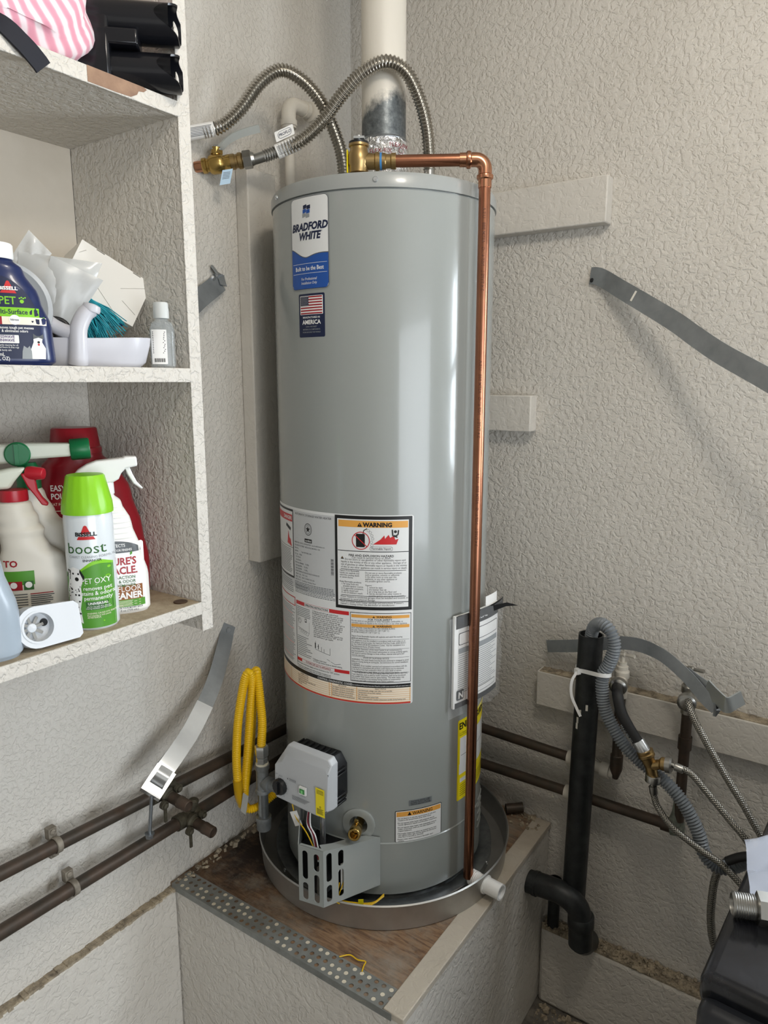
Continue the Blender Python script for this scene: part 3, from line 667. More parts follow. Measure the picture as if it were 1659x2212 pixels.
    for y, x, n_ in ((1284, 'Do not store or use gasoline or other flammable, combustible, or\ncorrosive vapors or liquids in the vicinity of this or any other appliance.', .82), (1355, 'HOT WATER CAN PRODUCE 3RD DEGREE BURNS\nIN LESS THAN 5 SECONDS AT 140\u00b0 F (60\u00b0 C)\nIN 30 SECONDS AT 130\u00b0 F (54\u00b0 C)\n\nVapors from flammable liquids will explode and catch fire causing\ndeath or severe burns.', .82), (1478, 'This appliance must be installed in accordance with local codes or, in\nthe absence of local codes, the National Fuel Gas Code, ANSI Z223.1\nor the CAN/CGA-B149 Installation Codes.  Not for installation in a\nManufactured Home (Mobile Home).', .82), (1565, 'CAUTION: Operation of this water heater in air contaminated by\nperchlorethylene, any chlorinated hydrocarbon or strong oxidizing agents,\nwill result in serious damage to brass orifices, internal steel parts and\nvoid the warranty.', .80), (1650, '                        STATE OF CALIFORNIA NOTICE\nWARNING: This water heater must be braced, anchored or strapped to avoid\nfalling or moving during an earthquake. See instructions for correct installation\nprocedures.\nWARNING: If not installed, operated and maintained in accordance with the\nmanufacturer\'s instructions this product could expose you to substances\nin the fuel or from fuel combustion which can cause death or serious\nillness including cancer, birth defects or other reproductive harm.', .76), (1800, '      SUITABLE FOR WATER (POTABLE) HEATING AND SPACE HEATING\nToxic chemicals, such as used for boiler treatment, shall not be introduced\ninto potable water heater used for space heating.  This water heater may\nnever be connected to any existing heating system or component(s)\npreviously used with a nonpotable water heating appliance.', .76)):
        t.text(s, x, cu(783), cz(y), .0050, .001, K, 0, 0, 'LEFT', .79 * n_ / .82, .86)
    for y in (1455, 1548, 1632, 1788): t.line(s, (cu(783), cz(y)), (cu(1352), cz(y)), .0005, .001, K)
    # diagnostic table and red rim
    D0, D1 = ua(-150), ua(-41.9)
    t.patch(s, D0, D1, 1.0105, 1.019, 0, .0006, K); t.text(s, 'CONTROL DIAGNOSTIC CODES', ua(-92), 1.0125, .0062, .0008, PA, .014, 0, 'LEFT', .92)
    t.text(s, 'See Installation and Operation Instruction Manual for probable causes associated with each control status code.', ua(-71.5), 1.013, .0044, .0008, PA, 0, 0, 'LEFT', .62)
    t.patch(s, D0, D1, .979, 1.0105, 0, .0005, CR); t.patch(s, D0, D1, .9752, .9792, 0, .0006, RD)
    for a_ in (-116, -84.6, -83.2, -69.3, -42.2): t.line(s, (ua(a_), 1.0105), (ua(a_), .981), .0012, .0007, OR)
    for i in range(7): t.line(s, (D0, 1.006 - .0046 * i), (D1, 1.006 - .0046 * i), .0006, .0007, OR)
    for a_, rows in ((-83, ['               LED STATUS'] + ['Two flashes and three second pause', 'Four flashes and three second pause', 'Five flashes and three second pause', 'Six flashes and three second pause', 'Seven flashes and three second pause']), (-68.8, ['                                      FAULT STATUS', 'Low thermopile voltage: main valve not turned ON.', 'Temperature cut-out limit reached.', 'Gas valve fault.', 'Door temperature sensor fault.', 'Abnormal combustion chamber temperature profile during heating cycle.']), (-108, ['          NORMAL STATUS', 'Pilot lit, main burner is off.', 'Pilot and main burner is lit.', 'Gas valve is in shutdown mode. Pilot is off.', 'OFF mode. Pilot is off.', 'Pilot is off.'])):
        for i, x in enumerate(rows): t.text(s, x, ua(a_) + .001, 1.0068 - .0046 * i, .0043, .0008, K, .004 if i == 0 else 0, 0, 'LEFT', .78)
label_part('instruction_label', sf3, (ua(-150), 0, .9745, 1.3715), 0.004, ink('paper'), f_big)
b = MB(); b.patch(sf3, ua(-150), ua(-80.0), 1.198, 1.366, 0, .0005); b.build('rating_plate', mat('rating_plate_silver', 'c3c5c6', 0.4, 0.1), wh)
# ---- small warning label by the drain valve
sf4 = Cyl(HC, HR, -49.7); w4 = R(49.7 - 23.3) * HR
def f_warn(t, s):
    z0, z1 = .6575, .731; t.patch(s, .0015, w4 - .0015, z0, z1 - .0015, .002, .0006, PA); t.patch(s, .003, w4 - .003, .717, z1 - .003, 0, .0008, OR)
    t.poly(s, [(.027, .7185), (.036, .7185), (.0315, .7265)], .001, K); t.text(s, 'WARNING', .038, .7188, .0102, .001, K, .012, 0, 'LEFT', .95)
    for i, x in enumerate(('\u2022Do not block or in any way restrict jacket air inlet slots\n  located at the bottom front of the water heater.', '\u2022Do not operate water heater with jumpered, altered,\n  loosely tightened or absent controls and/or components.', '\u2022Do not operate water heater with replacement controls\n  and/or components which are not exact duplicates of\n  original equipment.', '\u2022Thoroughly inspect and replace (as needed) burner inner\n  door gasket and/or sight window gasket any time burner\n  inner door is removed or disturbed.', '\u2022Replace water heater if involved in flammable vapor\n  incident.')):
        t.text(s, x, .005, (.711, .7005, .690, .6755, .662)[i], .0047, .0008, K, .004, 0, 'LEFT', .82, .85)
label_part('warning_label', sf4, (0, w4, .6568, .731), 0.003, ink('black'), f_warn)
sf5 = Cyl(HC, HR, -42.5); w5 = R(42.5 - 29.4) * HR
def f_tag(t, s):
    for i in range(3): t.text(s, ('THIS WATER HEATER COMES', 'EQUIPPED WITH A CERTIFIED', 'IGNITION RESISTANT SYSTEM')[i], w5 / 2, .7485 - .0037 * i, .0036, .0006, K, .01, 0, 'CENTER', .95)
label_part('small_plate', sf5, (0, w5, .7395, .753), 0.001, mat('small_plate_grey', '6f7476', 0.5), f_tag)
# ---- yellow energy label on the right side
sf6 = Cyl(HC, HR, -12.3); w6 = R(12.3 + 38) * HR
def f_energy(t, s):
    t.patch(s, .008, w6 - .008, .80, .862, 0, .0006, PA); t.patch(s, .006, w6 - .006, .775, .80, 0, .0006, PA)
    t.text(s, 'ENERGYGUIDE', .004, .883, .021, .0008, K, .03, 0, 'LEFT', .92); t.text(s, 'U.S. Government\nFederal law prohibits removal', .006, .872, .0045, .0008, K)
    t.line(s, (.012, .82), (w6 - .012, .82), .001, .0008, K); t.text(s, '7', w6 * .72, .835, .022, .0008, K, .02, 0, 'CENTER'); t.patch(s, .01, .05, .755, .765, 0, .0006, PA)
    for i in range(6): t.line(s, (.01, .748 - .005 * i), (w6 - .02, .748 - .005 * i), .0012, .0006, K)
label_part('energy_label', sf6, (0, w6, .713, .905), 0.004, ink('yellow'), f_energy)

# ---- gas control valve on the front
gv = MB()
gv.extr([(.258, .757), (.376, .757), (.382, .77), (.382, .84), (.366, .862), (.27, .862), (.256, .845), (.254, .77)], (0, -.588, 0), (1, 0, 0), (0, 0, 1), (0, 1, 0), .05)
for k in range(7): gv.box((.268 + .015 * k, -.59, .86), (.271 + .015 * k, -.545, .866))
for zz in (.835, .826, .778, .770, .762): gv.box((.378, -.585, zz), (.389, -.55, zz + .005))
gv.cyl((.316, -.55, .80), (.316, -.53, .80), .03)
valve = gv.build('gas_control_valve', M_black, wh, bevel=0.002)
cv = MB()     # moulded cover
outl = [(.262, .751), (.366, .749), (.376, .757), (.391, .763), (.391, .868), (.385, .875), (.27, .872), (.262, .862), (.249, .838), (.247, .757)]
outl = [(.247, .753), (.352, .749), (.369, .749), (.393, .768), (.395, .868), (.386, .879), (.276, .879), (.262, .858), (.245, .832), (.243, .76)]
def inset(p, k, dz=0): cx_, cz_ = .318, .81; return [(cx_ + (x - cx_) * k, cz_ + (z - cz_) * k + dz) for x, z in p]
rr = [[Vector((x, y, z)) for x, z in inset(outl, k)] for k, y in ((1.0, -.586), (1.0, -.600), (.985, -.606), (.95, -.613), (.93, -.6145))]
rr[3] = [Vector((x, y - (.004 if z < .84 else 0), z - (.014 if z > .85 else 0))) for x, y, z in rr[3]]; rr[4] = [Vector((x, y - (.004 if z < .84 else 0), z - (.016 if z > .85 else 0))) for x, y, z in rr[4]]
cv.rings(rr, 0, False); cover = cv.build('valve_cover', M_greyp, valve, bevel=0.004, bseg=3)
b = MB(); b.lathe([(0.0175, 0), (0.0175, .008), (0.0155, .011), (0.0155, .012)], (.264, -.615, .785), (0, -1, 0), 32, mod=lambda t, z: 1 + .02 * math.cos(16 * t)); b.box((.2625, -.632, .772), (.2665, -.626, .798)); kn = b.build('dial_knob', M_black, valve)
b = MB(); b.box((.3195, -.6225, .789), (.337, -.618, .806), 0); b.box((.322, -.6238, .7925), (.3345, -.6222, .8025), 1); b.box((.326, -.6245, .7935), (.331, -.6237, .8), 2); b.build('status_window', [M_white, mat('green_lens', '3f8a4a', 0.2), mat('green_lens_bright', '7fd07f', 0.2)], valve)
b = MB(); b.lathe([(.006, 0), (.006, .004), (.0035, .005)], (.384, -.605, .862), (0, -1, 0), 16, 0); b.lathe([(.0022, .0052), (.0022, .0054)], (.384, -.605, .862), (0, -1, 0), 6, 1); b.build('screw', [M_zinc, M_zinc], valve)
pf = Flat((0, -.6192, 0), (1, 0, 0), (0, 0, 1))
t = MB(); t.text(pf, 'PILOT', .262, .809, .0035, 0, 9); t.text(pf, 'OFF', .252, .811, .0035, 0, 9)
for i in range(7): a = R(100 - 32 * i); t.line(pf, (.264 + .0195 * math.cos(a), .785 + .0195 * math.sin(a)), (.264 + .023 * math.cos(a), .785 + .023 * math.sin(a)), .0006, 0, 9)
t.poly(pf, [(.284, .809), (.288, .809), (.286, .813)], 0, 9)
for i in range(3): t.line(pf, (.29, .812 - .002 * i), (.309, .812 - .002 * i), .0007, 0, 9)
for i in range(5): t.line(pf, (.297, .777 - .0022 * i), (.345 - .003 * i, .777 - .0022 * i), .0006, 0, 9)
t.text(pf, 'STATUS', .328, .784, .0035, 0, 9, 0, 0, 'CENTER'); t.build('dial_markings', INK, valve)
b = MB(); yf = Flat((.3935, -.606, .815), (-.30, -1, 0), (0, 0, 1))
sfs = Flat((.3622, -.6196, .756), (1, 0, 0), (0, 0, 1)); b.patch(sfs, 0, .0235, 0, .062, .001, .0002, 0)
for i in range(4): b.line(sfs, (.003, .0575 - .0025 * i), (.0205, .0575 - .0025 * i), .0008, .0004, 1)
for i in range(8): b.line(sfs, (.003, .0165 - .0016 * i), (.0205 - (i % 3) * .002, .0165 - .0016 * i), .0007, .0004, 1)
b.disc(sfs, .012, .021, .0022, .0004, 1, 14, .0014); b.build('yellow_sticker', [ink('yellow'), ink('black')], valve)
b = MB(); b.box((.262, -.602, .742), (.28, -.588, .752)); b.build('cover_foot', M_greyp, valve, bevel=.001)
b = MB(); b.box((.318, -.604, .742), (.334, -.588, .757)); b.build('wire_plug', M_black, valve, bevel=.001)
# ---- wires and pilot tubes from valve down into the shroud
def wire(pts, r, m, name='wire'): x = MB(); x.tube(pts, r, 8, .006); return x.build(name, m, wh)
wire([(.275, -.597, .745), (.292, -.603, .715), (.325, -.606, .69), (.365, -.61, .64)], .0014, M_yellow)
wire([(.324, -.597, .745), (.326, -.604, .715), (.343, -.608, .70), (.362, -.615, .65)], .0016, mat('red_wire', '7c1f30', .45))
wire([(.328, -.597, .745), (.334, -.605, .712), (.35, -.608, .695), (.365, -.612, .65)], .0015, M_white)
wire([(.322, -.596, .745), (.322, -.602, .71), (.338, -.605, .69), (.358, -.61, .64)], .0014, M_white)
wire([(.345, -.575, .76), (.346, -.577, .70), (.346, -.575, .60)], .0045, M_zinc, 'burner_tube'); wire([(.336, -.57, .76), (.336, -.572, .70), (.334, -.572, .60)], .003, M_zinc, 'pilot_tube')
b = MB(); b.obox((.292, -.603, .712), (.022, .0008, .032), Matrix.Rotation(R(-28), 3, 'Y')); b.build('paper_tag', ink('white'), wh)
# ---- burner shroud
A_ = Vector((.3935, -.6375, 0)); P0_ = Vector((.4445, -.508, 0)); B_ = Vector((.338, -.6485, 0)); D_ = Vector((.25, -.534, 0)); zb, zt = .567, .695
def face(name, P, Q, loops, lift=(0, 0)):
    b = MB(); d = (Q - P).normalized(); vs, fs = holed(loops)
    b.add([P + d * x + Vector((0, 0, y)) for x, y in vs], fs, 0, False); o = b.build(name, M_jacket, shroud)
    so = o.modifiers.new('sheet', 'SOLIDIFY'); so.thickness = .0016; so.offset = 0; return o
sb = MB(); fl_ = [(.4445, -.508, .673), (.3935, -.6375, .695), (.374, -.624, .694), (.388, -.60, .69), (.402, -.55, .68), (.418, -.522, .675)]
sb.add(fl_ + [(x, y, z - .002) for x, y, z in fl_], [[0, 5, 4, 3, 2, 1], [6, 7, 8, 9, 10, 11]] + [(i, (i + 1) % 6, 6 + (i + 1) % 6, 6 + i) for i in range(6)], 0, False)
sb.extr([(.338, -.6485), (.3935, -.6375), (.391, -.631), (.34, -.641)], (0, 0, zt - .002), (1, 0, 0), (0, 1, 0), (0, 0, 1), .002)
shroud = sb.build('burner_shroud', M_jacket, wh)
H = zt - zb; Lf = (A_ - B_).length; Lr = (P0_ - A_).length; sw = .0128
face('front_face', B_, A_, [[(0, zb), (Lf, zb), (Lf, zt), (0, zt)]] + [stadium(Lf * .27, zb + H * a, zb + H * c, sw) for a, c in ((.05, .36), (.42, .93))] + [stadium(Lf * .74, zb + H * a, zb + H * c, sw) for a, c in ((.045, .55), (.61, .92))])
face('side_face', A_, P0_, [[(0, zb), (Lr, zb - .008), (Lr, .673), (0, zt)]] + [stadium(Lr * .10, zb + H * a, zb + H * c, sw) for a, c in ((.06, .36), (.42, .93))] + [stadium(Lr * .30, zb + H * a, zb + H * c, sw) for a, c in ((.07, .56), (.62, .90))])
Ll = (B_ - D_).length
face('wing_face', D_, B_, [[(0, .565), (Ll, zb), (Ll, zt), (Ll * .8, zt + .012), (0, .755)]] + [stadium(Ll * .86, zb + H * .08, zb + H * .45, .010), stadium(Ll * .86, zb + H * .52, zb + H * .93, .010)])
b = MB(); b.box((.30, -.60, .57), (.375, -.53, .655)); b.box((.375, -.57, .57), (.40, -.53, .65)); b.cyl((.345, -.61, .575), (.345, -.61, .66), .012, 12); b.build('burner_door', M_black, wh)
b = MB(); b.obox((.407, -.575, .61), (.03, .002, .06), Matrix.Rotation(R(66), 3, 'Z')); b.build('inner_tag', ink('white'), wh)
b = MB(); b.cyl((.373, -.622, .58), (.373, -.622, .64), .007, 12); b.build('braided_lead', M_steel, wh)
for k in range(3):
    b = MB(); b.tube([(.395 + .006 * k, -.60 + .006 * k, .60), (.40, -.605 + .006 * k, .562), (.425, -.575 + .004 * k, .545), (.45, -.55 + .005 * k, .540), (.46, -.515, .542 + .003 * k)], .0011, 6, .006); b.build('wire_loop', M_yellow, wh)
b = MB(); b.obox((.437, -.568, .545), (.011, .0012, .028), Matrix.Rotation(R(40), 3, 'Z')); b.build('yellow_tag', ink('yellow'), wh)
# ---- drain valve
a = -68.7; n = Vector((math.cos(R(a)), math.sin(R(a)), 0)); tz = Vector((-n.y, n.x, 0)); o_ = Vector((*rad(a, HR - .002), .698))
b = MB(); b.lathe([(.0195, .0005), (.036, .0005), (.036, .0045), (.033, .006), (.020, .0062), (.0195, .003), (.0195, .0005)], o_, n, 40, cap=(False, False)); esc = b.build('drain_escutcheon', M_jacket, wh)
nd = (Vector((.424, -.571, .709)) - o_).normalized()
b = MB(); b.lathe([(.0095, -.05), (.0095, .022), (.0125, .024), (.0125, .034), (.0135, .036), (.0135, .056), (.012, .058), (.0085, .058), (.0085, .030)], o_ + n * .002, nd, 24, 0, cap=(True, False)); b.lathe([(.0085, .030), (.0085, .0305)], o_ + n * .002, nd, 6, 0)
b.cyl(o_ + nd * .03, o_ + nd * .03 + Vector((0, 0, .017)), .005, 12, 0); b.box(tuple(o_ + nd * .03 + Vector((-.004, -.002, .015))), tuple(o_ + nd * .03 + Vector((.004, .002, .022))), 0)
b.build('drain_valve', M_brass, wh, bevel=.0005)

# ------------------------------------------------------------------ drain pan
dp = thing('drain_pan', 'round aluminium drain pan under the water heater', 'pan', (0.318, -0.309, 0.5))
b = MB(); pc = (0.318, -0.309, 0)
b.lathe([(.296, .4999), (.3, .502), (.304, .558), (.3065, .561), (.304, .5635), (.3015, .561), (.2975, .506), (.294, .5045), (.02, .5045)], pc, (0, 0, 1), 128); b.build('pan_body', M_pan, dp)
d = Vector((.995, -.1, 0)); p = Vector((.608, -.345, .532))
b = MB(); b.lathe([(.0165, -.012), (.0165, .004), (.0205, .004), (.0205, .012), (.0175, .012), (.0175, .05), (.0145, .05), (.0145, .01)], p, d, 28, cap=(True, False)); b.lathe([(.0146, .012), (.0146, .013)], p, d, 28)
for k in range(5): b.lathe([(.0165, -.03 + .004 * k), (.0178, -.028 + .004 * k), (.0165, -.026 + .004 * k)], p, d, 24)
b.build('drain_fitting', M_white, dp)
# ================================================================== pipes on top of the heater
fl = thing('vent_pipe', 'round flue pipe above the heater, bare metal below and painted above', 'pipe', (HC[0], HC[1], 2.01))
b = MB(); b.lathe([(.0455, 2.088), (.046, 2.095), (.046, 2.62)], (*HC, 0), (0, 0, 1), 48, cap=(True, False)); b.build('pipe', M_vent, fl)
b = MB(); b.lathe([(.047, 2.12), (.0482, 2.123), (.047, 2.126)], (*HC, 0), (0, 0, 1), 48, cap=(False, False)); b.build('bead', M_galv, fl)
b = MB(); b.lathe([(.058, 2.010), (.057, 2.03), (.0535, 2.06), (.049, 2.085), (.0485, 2.118), (.0475, 2.122)], (*HC, 0), (0, 0, 1), 64, cap=(False, False), mod=lambda t, z: 1 + .012 * math.sin(9 * t + z * 90) + .01 * math.sin(17 * t - z * 150)); foil = b.build('foil_tape', M_foil, fl)
cf = Cyl(HC, .0515, -100)
t = MB()
for x, u, v in (('FLEX-FIX', .012, 2.088), ('FLEX-FIX', .05, 2.10)): t.text(cf, x, u, v, .011, .0055, 0, .01)
for u, v in ((.02, 2.072), (.055, 2.082), (.075, 2.094)): t.disc(cf, u, v, .006, .0055, 0, 18, .005)
t.build('foil_printing', mat('print_foil_red', '7a2f3a', .4), foil)

def nipple(name, xy, z0, z1, m): pass
# flexible connector from the wall (left, behind) to the cold nipple
def paper_sleeve(par, p, q, r, lines, logo=None):
    p = Vector(p); q = Vector(q); b = MB(); b.lathe([(r, 0), (r, (q - p).length)], p, q - p, 28, cap=(False, False)); o = b.build('paper_label', ink('white'), par)
    ax = (q - p).normalized(); side = Vector((cam.location - p)); side = (side - ax * side.dot(ax)).normalized(); up = ax.cross(side) * -1
    if up.z < 0: up = -up
    def sfc(u, v, off=0): a_ = v / r; return p + ax * u + (side * math.cos(a_) + up * math.sin(a_)) * (r + .0004 + off)
    t = MB(); L_ = (q - p).length
    for i in range(lines): t.line(sfc, (.003, .009 - .0026 * i), (L_ - .003 - .004 * rnd.random(), .009 - .0026 * i), .0011, 0, 0)
    t.build('printing', ink('dgrey'), o)
    return sfc
h1 = thing('water_connector', 'ribbed steel water connector arching from the wall behind the ball valve', 'hose', (.02, -.583, 2.12))
P1 = [(.000, -.598, 2.118), (.045, -.557, 2.127), (.071, -.530, 2.141), (.098, -.503, 2.175), (.125, -.475, 2.225), (.154, -.444, 2.253), (.184, -.414, 2.239), (.210, -.387, 2.204), (.226, -.370, 2.161), (.239, -.357, 2.113), (.244, -.352, 2.075), (.244, -.352, 2.04)]
b = MB(); b.tube(P1[1:], .0125, 20, amp=.0016, period=.0066, spp=6); b.build('ribbed_tube', M_hose, h1)
b = MB(); b.tube(P1[:3], .0115, 18, .01); b.build('end_sleeve', M_steel, h1)
paper_sleeve(h1, (.022, -.578, 2.1225), (.060, -.541, 2.134), .0142, 7)
b = MB(); b.cyl((.244, -.352, 2.008), (.244, -.352, 2.045), .0105, 20); b.hexn((.244, -.352, 2.01), (.244, -.352, 2.03), .016); b.build('nipple', M_steel, h1)
h2 = thing('water_connector', 'ribbed steel water connector looping from the brass ball valve over the flue', 'hose', (.094, -.47, 2.087))
P2 = [(.094, -.470, 2.0865), (.138, -.439, 2.103), (.180, -.414, 2.123), (.222, -.392, 2.160), (.270, -.385, 2.204), (.318, -.3775, 2.2355), (.362, -.3625, 2.248), (.389, -.332, 2.232), (.401, -.298, 2.185), (.401, -.272, 2.140), (.397, -.256, 2.094), (.396, -.253, 2.070)]
b = MB(); b.tube(P2[1:], .0128, 20, amp=.0016, period=.0066, spp=6); b.build('ribbed_tube', M_hose, h2)
b = MB(); b.tube([(.088, -.474, 2.084), (.112, -.457, 2.093), (.14, -.438, 2.104)], .0105, 20, .006); b.tube([(.115, -.455, 2.094), (.14, -.438, 2.104)], .0118, 20, amp=.0012, period=.0055, spp=6); b.build('end_sleeve', M_steel, h2)
b = MB(); b.cyl((.396, -.253, 2.008), (.396, -.253, 2.08), .0115, 20); b.build('nipple', M_steel, h2)
sl = paper_sleeve(h2, (.136, -.4405, 2.102), (.172, -.4135, 2.121), .0145, 7)
b = MB(); ff = Flat((.142, -.447, 2.118), (.8, .55, .42), (-.2, -.1, 1)); b.patch(ff, 0, .042, 0, .020, .002, 0, 0); b.patch(ff, .006, .037, .003, .017, .0068, .0003, 1); b.patch(ff, .0068, .0362, .0038, .0162, .006, .0005, 0); b.text(ff, 'PROFLO', .0215, .0072, .0082, .0007, 1, .02, .15, 'CENTER', .9); b.build('paper_flag', [ink('white'), ink('navy')], h2)
# ball valve on the wall stub
bv = thing('ball_valve', 'brass ball valve with a grey lever on a copper stub', 'valve', (0.0, -.538, 2.073))
ax = (Vector((.094, -.470, 2.0875)) - Vector((0, -.538, 2.071))).normalized(); o0 = Vector((0.0, -.538, 2.072))
b = MB(); b.lathe([(.0111, -.004), (.0111, .022)], o0, ax, 24); b.build('copper_stub', M_copfit, bv)
b = MB(); b.lathe([(.0145, .012), (.0155, .014), (.0155, .020), (.0135, .022), (.0135, .026), (.0175, .028), (.0195, .034), (.0195, .050), (.0175, .056), (.0145, .058), (.0145, .062), (.0155, .064), (.0155, .071), (.0135, .073)], o0, ax, 28); b.build('valve_body', M_brass, bv)
b = MB(); b.lathe([(.0125, .070), (.0155, .072), (.0155, .080), (.0135, .082), (.0135, .086), (.016, .088), (.016, .095), (.013, .098)], o0, ax, 28); b.build('adapter', M_obrass, bv)
b = MB(); b.hexn(o0 + ax * .098, o0 + ax * .116, .0185); b.lathe([(.015, .114), (.012, .122)], o0, ax, 24); b.build('union_nut', M_steel, bv)
s0 = o0 + ax * .042
b = MB(); b.cyl(s0, s0 + Vector((.004, -.004, .032)), .0085, 16); b.hexn(s0 + Vector((0, 0, .018)), s0 + Vector((0, 0, .027)), .0135); b.build('stem_nut', M_brass, bv)
b = MB(); b.lathe([(.013, .026), (.013, .0285)], s0, (0, 0, 1), 8); b.build('lever_washer', M_strap, bv)
lv = MB(); w0 = Vector((-.25, -.97, 0)); lv.ribbon([s0 + Vector((-.012, .0, .030)), s0 + Vector((.008, .004, .031)), s0 + Vector((.022, .012, .045)), s0 + Vector((.042, .027, .058)), s0 + Vector((.070, .048, .068)), s0 + Vector((.076, .052, .069))], [(.5, -.85, .15), (.2, -.7, .6), (.1, -.6, .75)], .015, .0042, .006); lever = lv.build('lever', mat('lever_grey_vinyl', 'a9aca8', .4), bv)
b = MB(); b.hexn(s0 + Vector((0, 0, .030)), s0 + Vector((0, 0, .037)), .007); b.build('lever_nut', M_zinc, bv)
b = MB(); ff = Flat(s0 + ax * .012 + Vector((.012, -.012, -.018)), (.75, .55, .15), (.22, .12, 1)); b.patch(ff, 0, .022, -.03, 0, 0, 0, 0); [b.line(ff, (.003, -.006 - .003 * i), (.018, -.006 - .003 * i), .001, .0003, 1) for i in range(5)]; b.build('hang_tag', [ink('sky'), ink('dgrey')], bv)
# ------------------------------------------------------------------ relief valve and copper discharge pipe
tp = thing('relief_valve', 'brass temperature relief valve on the heater top', 'valve', (.374, -.474, 2.006))
T0 = Vector((.374, -.474, 2.037)); dr = (Vector((.577, -.352, 2.037)) - T0).normalized()
b = MB(); b.lathe([(.0125, -.031), (.0125, -.022), (.018, -.020), (.018, -.008), (.020, -.004), (.020, .012), (.017, .018), (.0165, .024), (.019, .026), (.019, .030)], T0, (0, 0, 1), 24); b.lathe([(.0145, 0), (.0145, .030), (.0165, .032), (.0165, .038)], T0, dr, 24); b.build('valve_body', M_obrass, tp)
b = MB(); b.lathe([(.0185, .030), (.0185, .034), (.008, .036)], T0, (0, 0, 1), 24); b.build('valve_cap', M_black, tp)
b = MB(); b.obox(T0 + Vector((.004, -.004, .040)), (.020, .012, .004), Matrix.Rotation(R(30), 3, 'Z')); b.cyl(T0 + Vector((0, 0, .036)), T0 + Vector((0, 0, .046)), .004, 10); b.build('test_lever', M_zinc, tp)
b = MB(); b.obox(T0 + Vector((-.02, -.006, .0)), (.002, .022, .04), Matrix.Rotation(R(25), 3, 'Z')); b.build('warning_tag', ink('yellow'), tp)
dc = thing('discharge_pipe', 'long copper discharge pipe running down the front of the heater', 'pipe', (.577, -.352, .537))
E0 = Vector((.577, -.352, 2.037)); rp = .0111
b = MB(); b.cyl(T0 + dr * .06, E0 - dr * .030, rp, 28); b.build('horizontal_tube', M_copper, dc)
b = MB(); b.lathe([(rp, .537), (rp, .56), (rp, 2.005)], (.577, -.352, 0), (0, 0, 1), 32, cap=(False, False)); b.lathe([(rp - .0012, .538), (rp - .0012, .60)], (.577, -.352, 0), (0, 0, 1), 24, cap=(False, True)); vt = b.build('upright_tube', M_copper, dc)
sfp = lambda u, v, off=0: Vector((.577 + (rp + .0003) * math.cos(R(-78) + v / rp), -.352 + (rp + .0003) * math.sin(R(-78) + v / rp), u))
for z in (1.02, 1.30, 1.52, 1.80):
    b = MB(); b.text(sfp, '3/4 TYPE L   NSF 61-G   ASTM B88   U.S.A.', z, 0, .0085, 0, 0, .004); b.build('stamped_print', mat('print_copper_dark', '5a3222', .5), vt)
b = MB()
arc = [E0 - dr * .034] + [E0 - dr * .018 + (dr * .018 * math.sin(R(k)) + Vector((0, 0, -.018 * (1 - math.cos(R(k)))))) for k in range(0, 91, 15)] + [Vector((.577, -.352, 2.003))]
b.tube(arc, .0128, 24, .004); b.lathe([(.0128, .026), (.0155, .028), (.0158, .031), (.0155, .034), (.0128, .036)], E0, -dr, 28, cap=(False, False)); b.lathe([(.0128, .026), (.0155, .028), (.0158, .031), (.0155, .034), (.0128, .036)], E0, (0, 0, -1), 28, cap=(False, False))
b.lathe([(.0126, .034), (.0126, .048)], E0, -dr, 24); b.lathe([(.0126, .034), (.0126, .050)], E0, (0, 0, -1), 24); b.build('press_elbow', M_copfit, dc)
b = MB(); b.lathe([(.0126, .036), (.0145, .038), (.0145, .05), (.0125, .052), (.0125, .060), (.0145, .062), (.0145, .07)], T0, dr, 24); b.build('press_adapter', M_obrass, dc)
b = MB(); b.lathe([(.0152, .040), (.0152, .044)], T0, dr, 24, cap=(False, False)); b.build('blue_ring', mat('blue_ring', '3f7fb8', .4), dc)
# painted PVC pipe by the post
pv = thing('painted_pipe', 'white painted plastic pipe with an elbow in the corner behind the hoses', 'pipe', (.05, -.303, 1.9))
b = MB(); b.cyl((.05, -.303, 1.7), (.05, -.303, 2.225), .0115, 20); b.build('riser', M_pvc, pv)
b = MB(); b.tube([(.05, -.303, 2.20), (.05, -.303, 2.232), (.05, -.297, 2.247), (.05, -.282, 2.254), (.05, -.25, 2.256)], .0165, 20, .004); b.lathe([(.0185, 0), (.0185, .012)], (.05, -.303, 2.205), (0, 0, 1), 20); b.lathe([(.0185, 0), (.0185, .012)], (.05, -.252, 2.256), (0, 1, 0), 20); b.build('elbow', M_pvc, pv)
b = MB(); b.cyl((.05, -.24, 2.256), (.05, -.17, 2.258), .0125, 20); b.lathe([(.016, 0), (.022, .004), (.022, .012)], (.05, -.235, 2.256), (0, 1, 0), 20); b.build('coupling', M_pvc, pv)
# ------------------------------------------------------------------ manual in a plastic bag hanging behind the copper pipe
mb_ = thing('manual_bag', 'instruction manual in a clear plastic bag taped to the heater side', 'manual', (.55, -.36, .93))
cs = Cyl(HC, HR + .016, -19)
def bulge(u, v, off=0):
    a_ = R(-19) + u / .24; r_ = HR + .012 + .05 * max(0, (u / .24 - .15)) ** 1.2 + off
    return Vector((HC[0] + r_ * math.cos(a_), HC[1] + r_ * math.sin(a_), v))
b = MB(); b.patch(bulge, 0, .150, .945, 1.150, 0, 0, 0, nu=18); man = b.build('booklet', ink('white'), mb_); so = man.modifiers.new('pages', 'SOLIDIFY'); so.thickness = .006; so.offset = -1
t = MB(); t.patch(bulge, .004, .150, 1.122, 1.150, 0, .0006, 0, nu=12); t.patch(bulge, .004, .150, .945, .957, 0, .0006, 0, nu=12); t.text(bulge, 'MANUAL', .045, 1.130, .014, .0009, 2, .01)
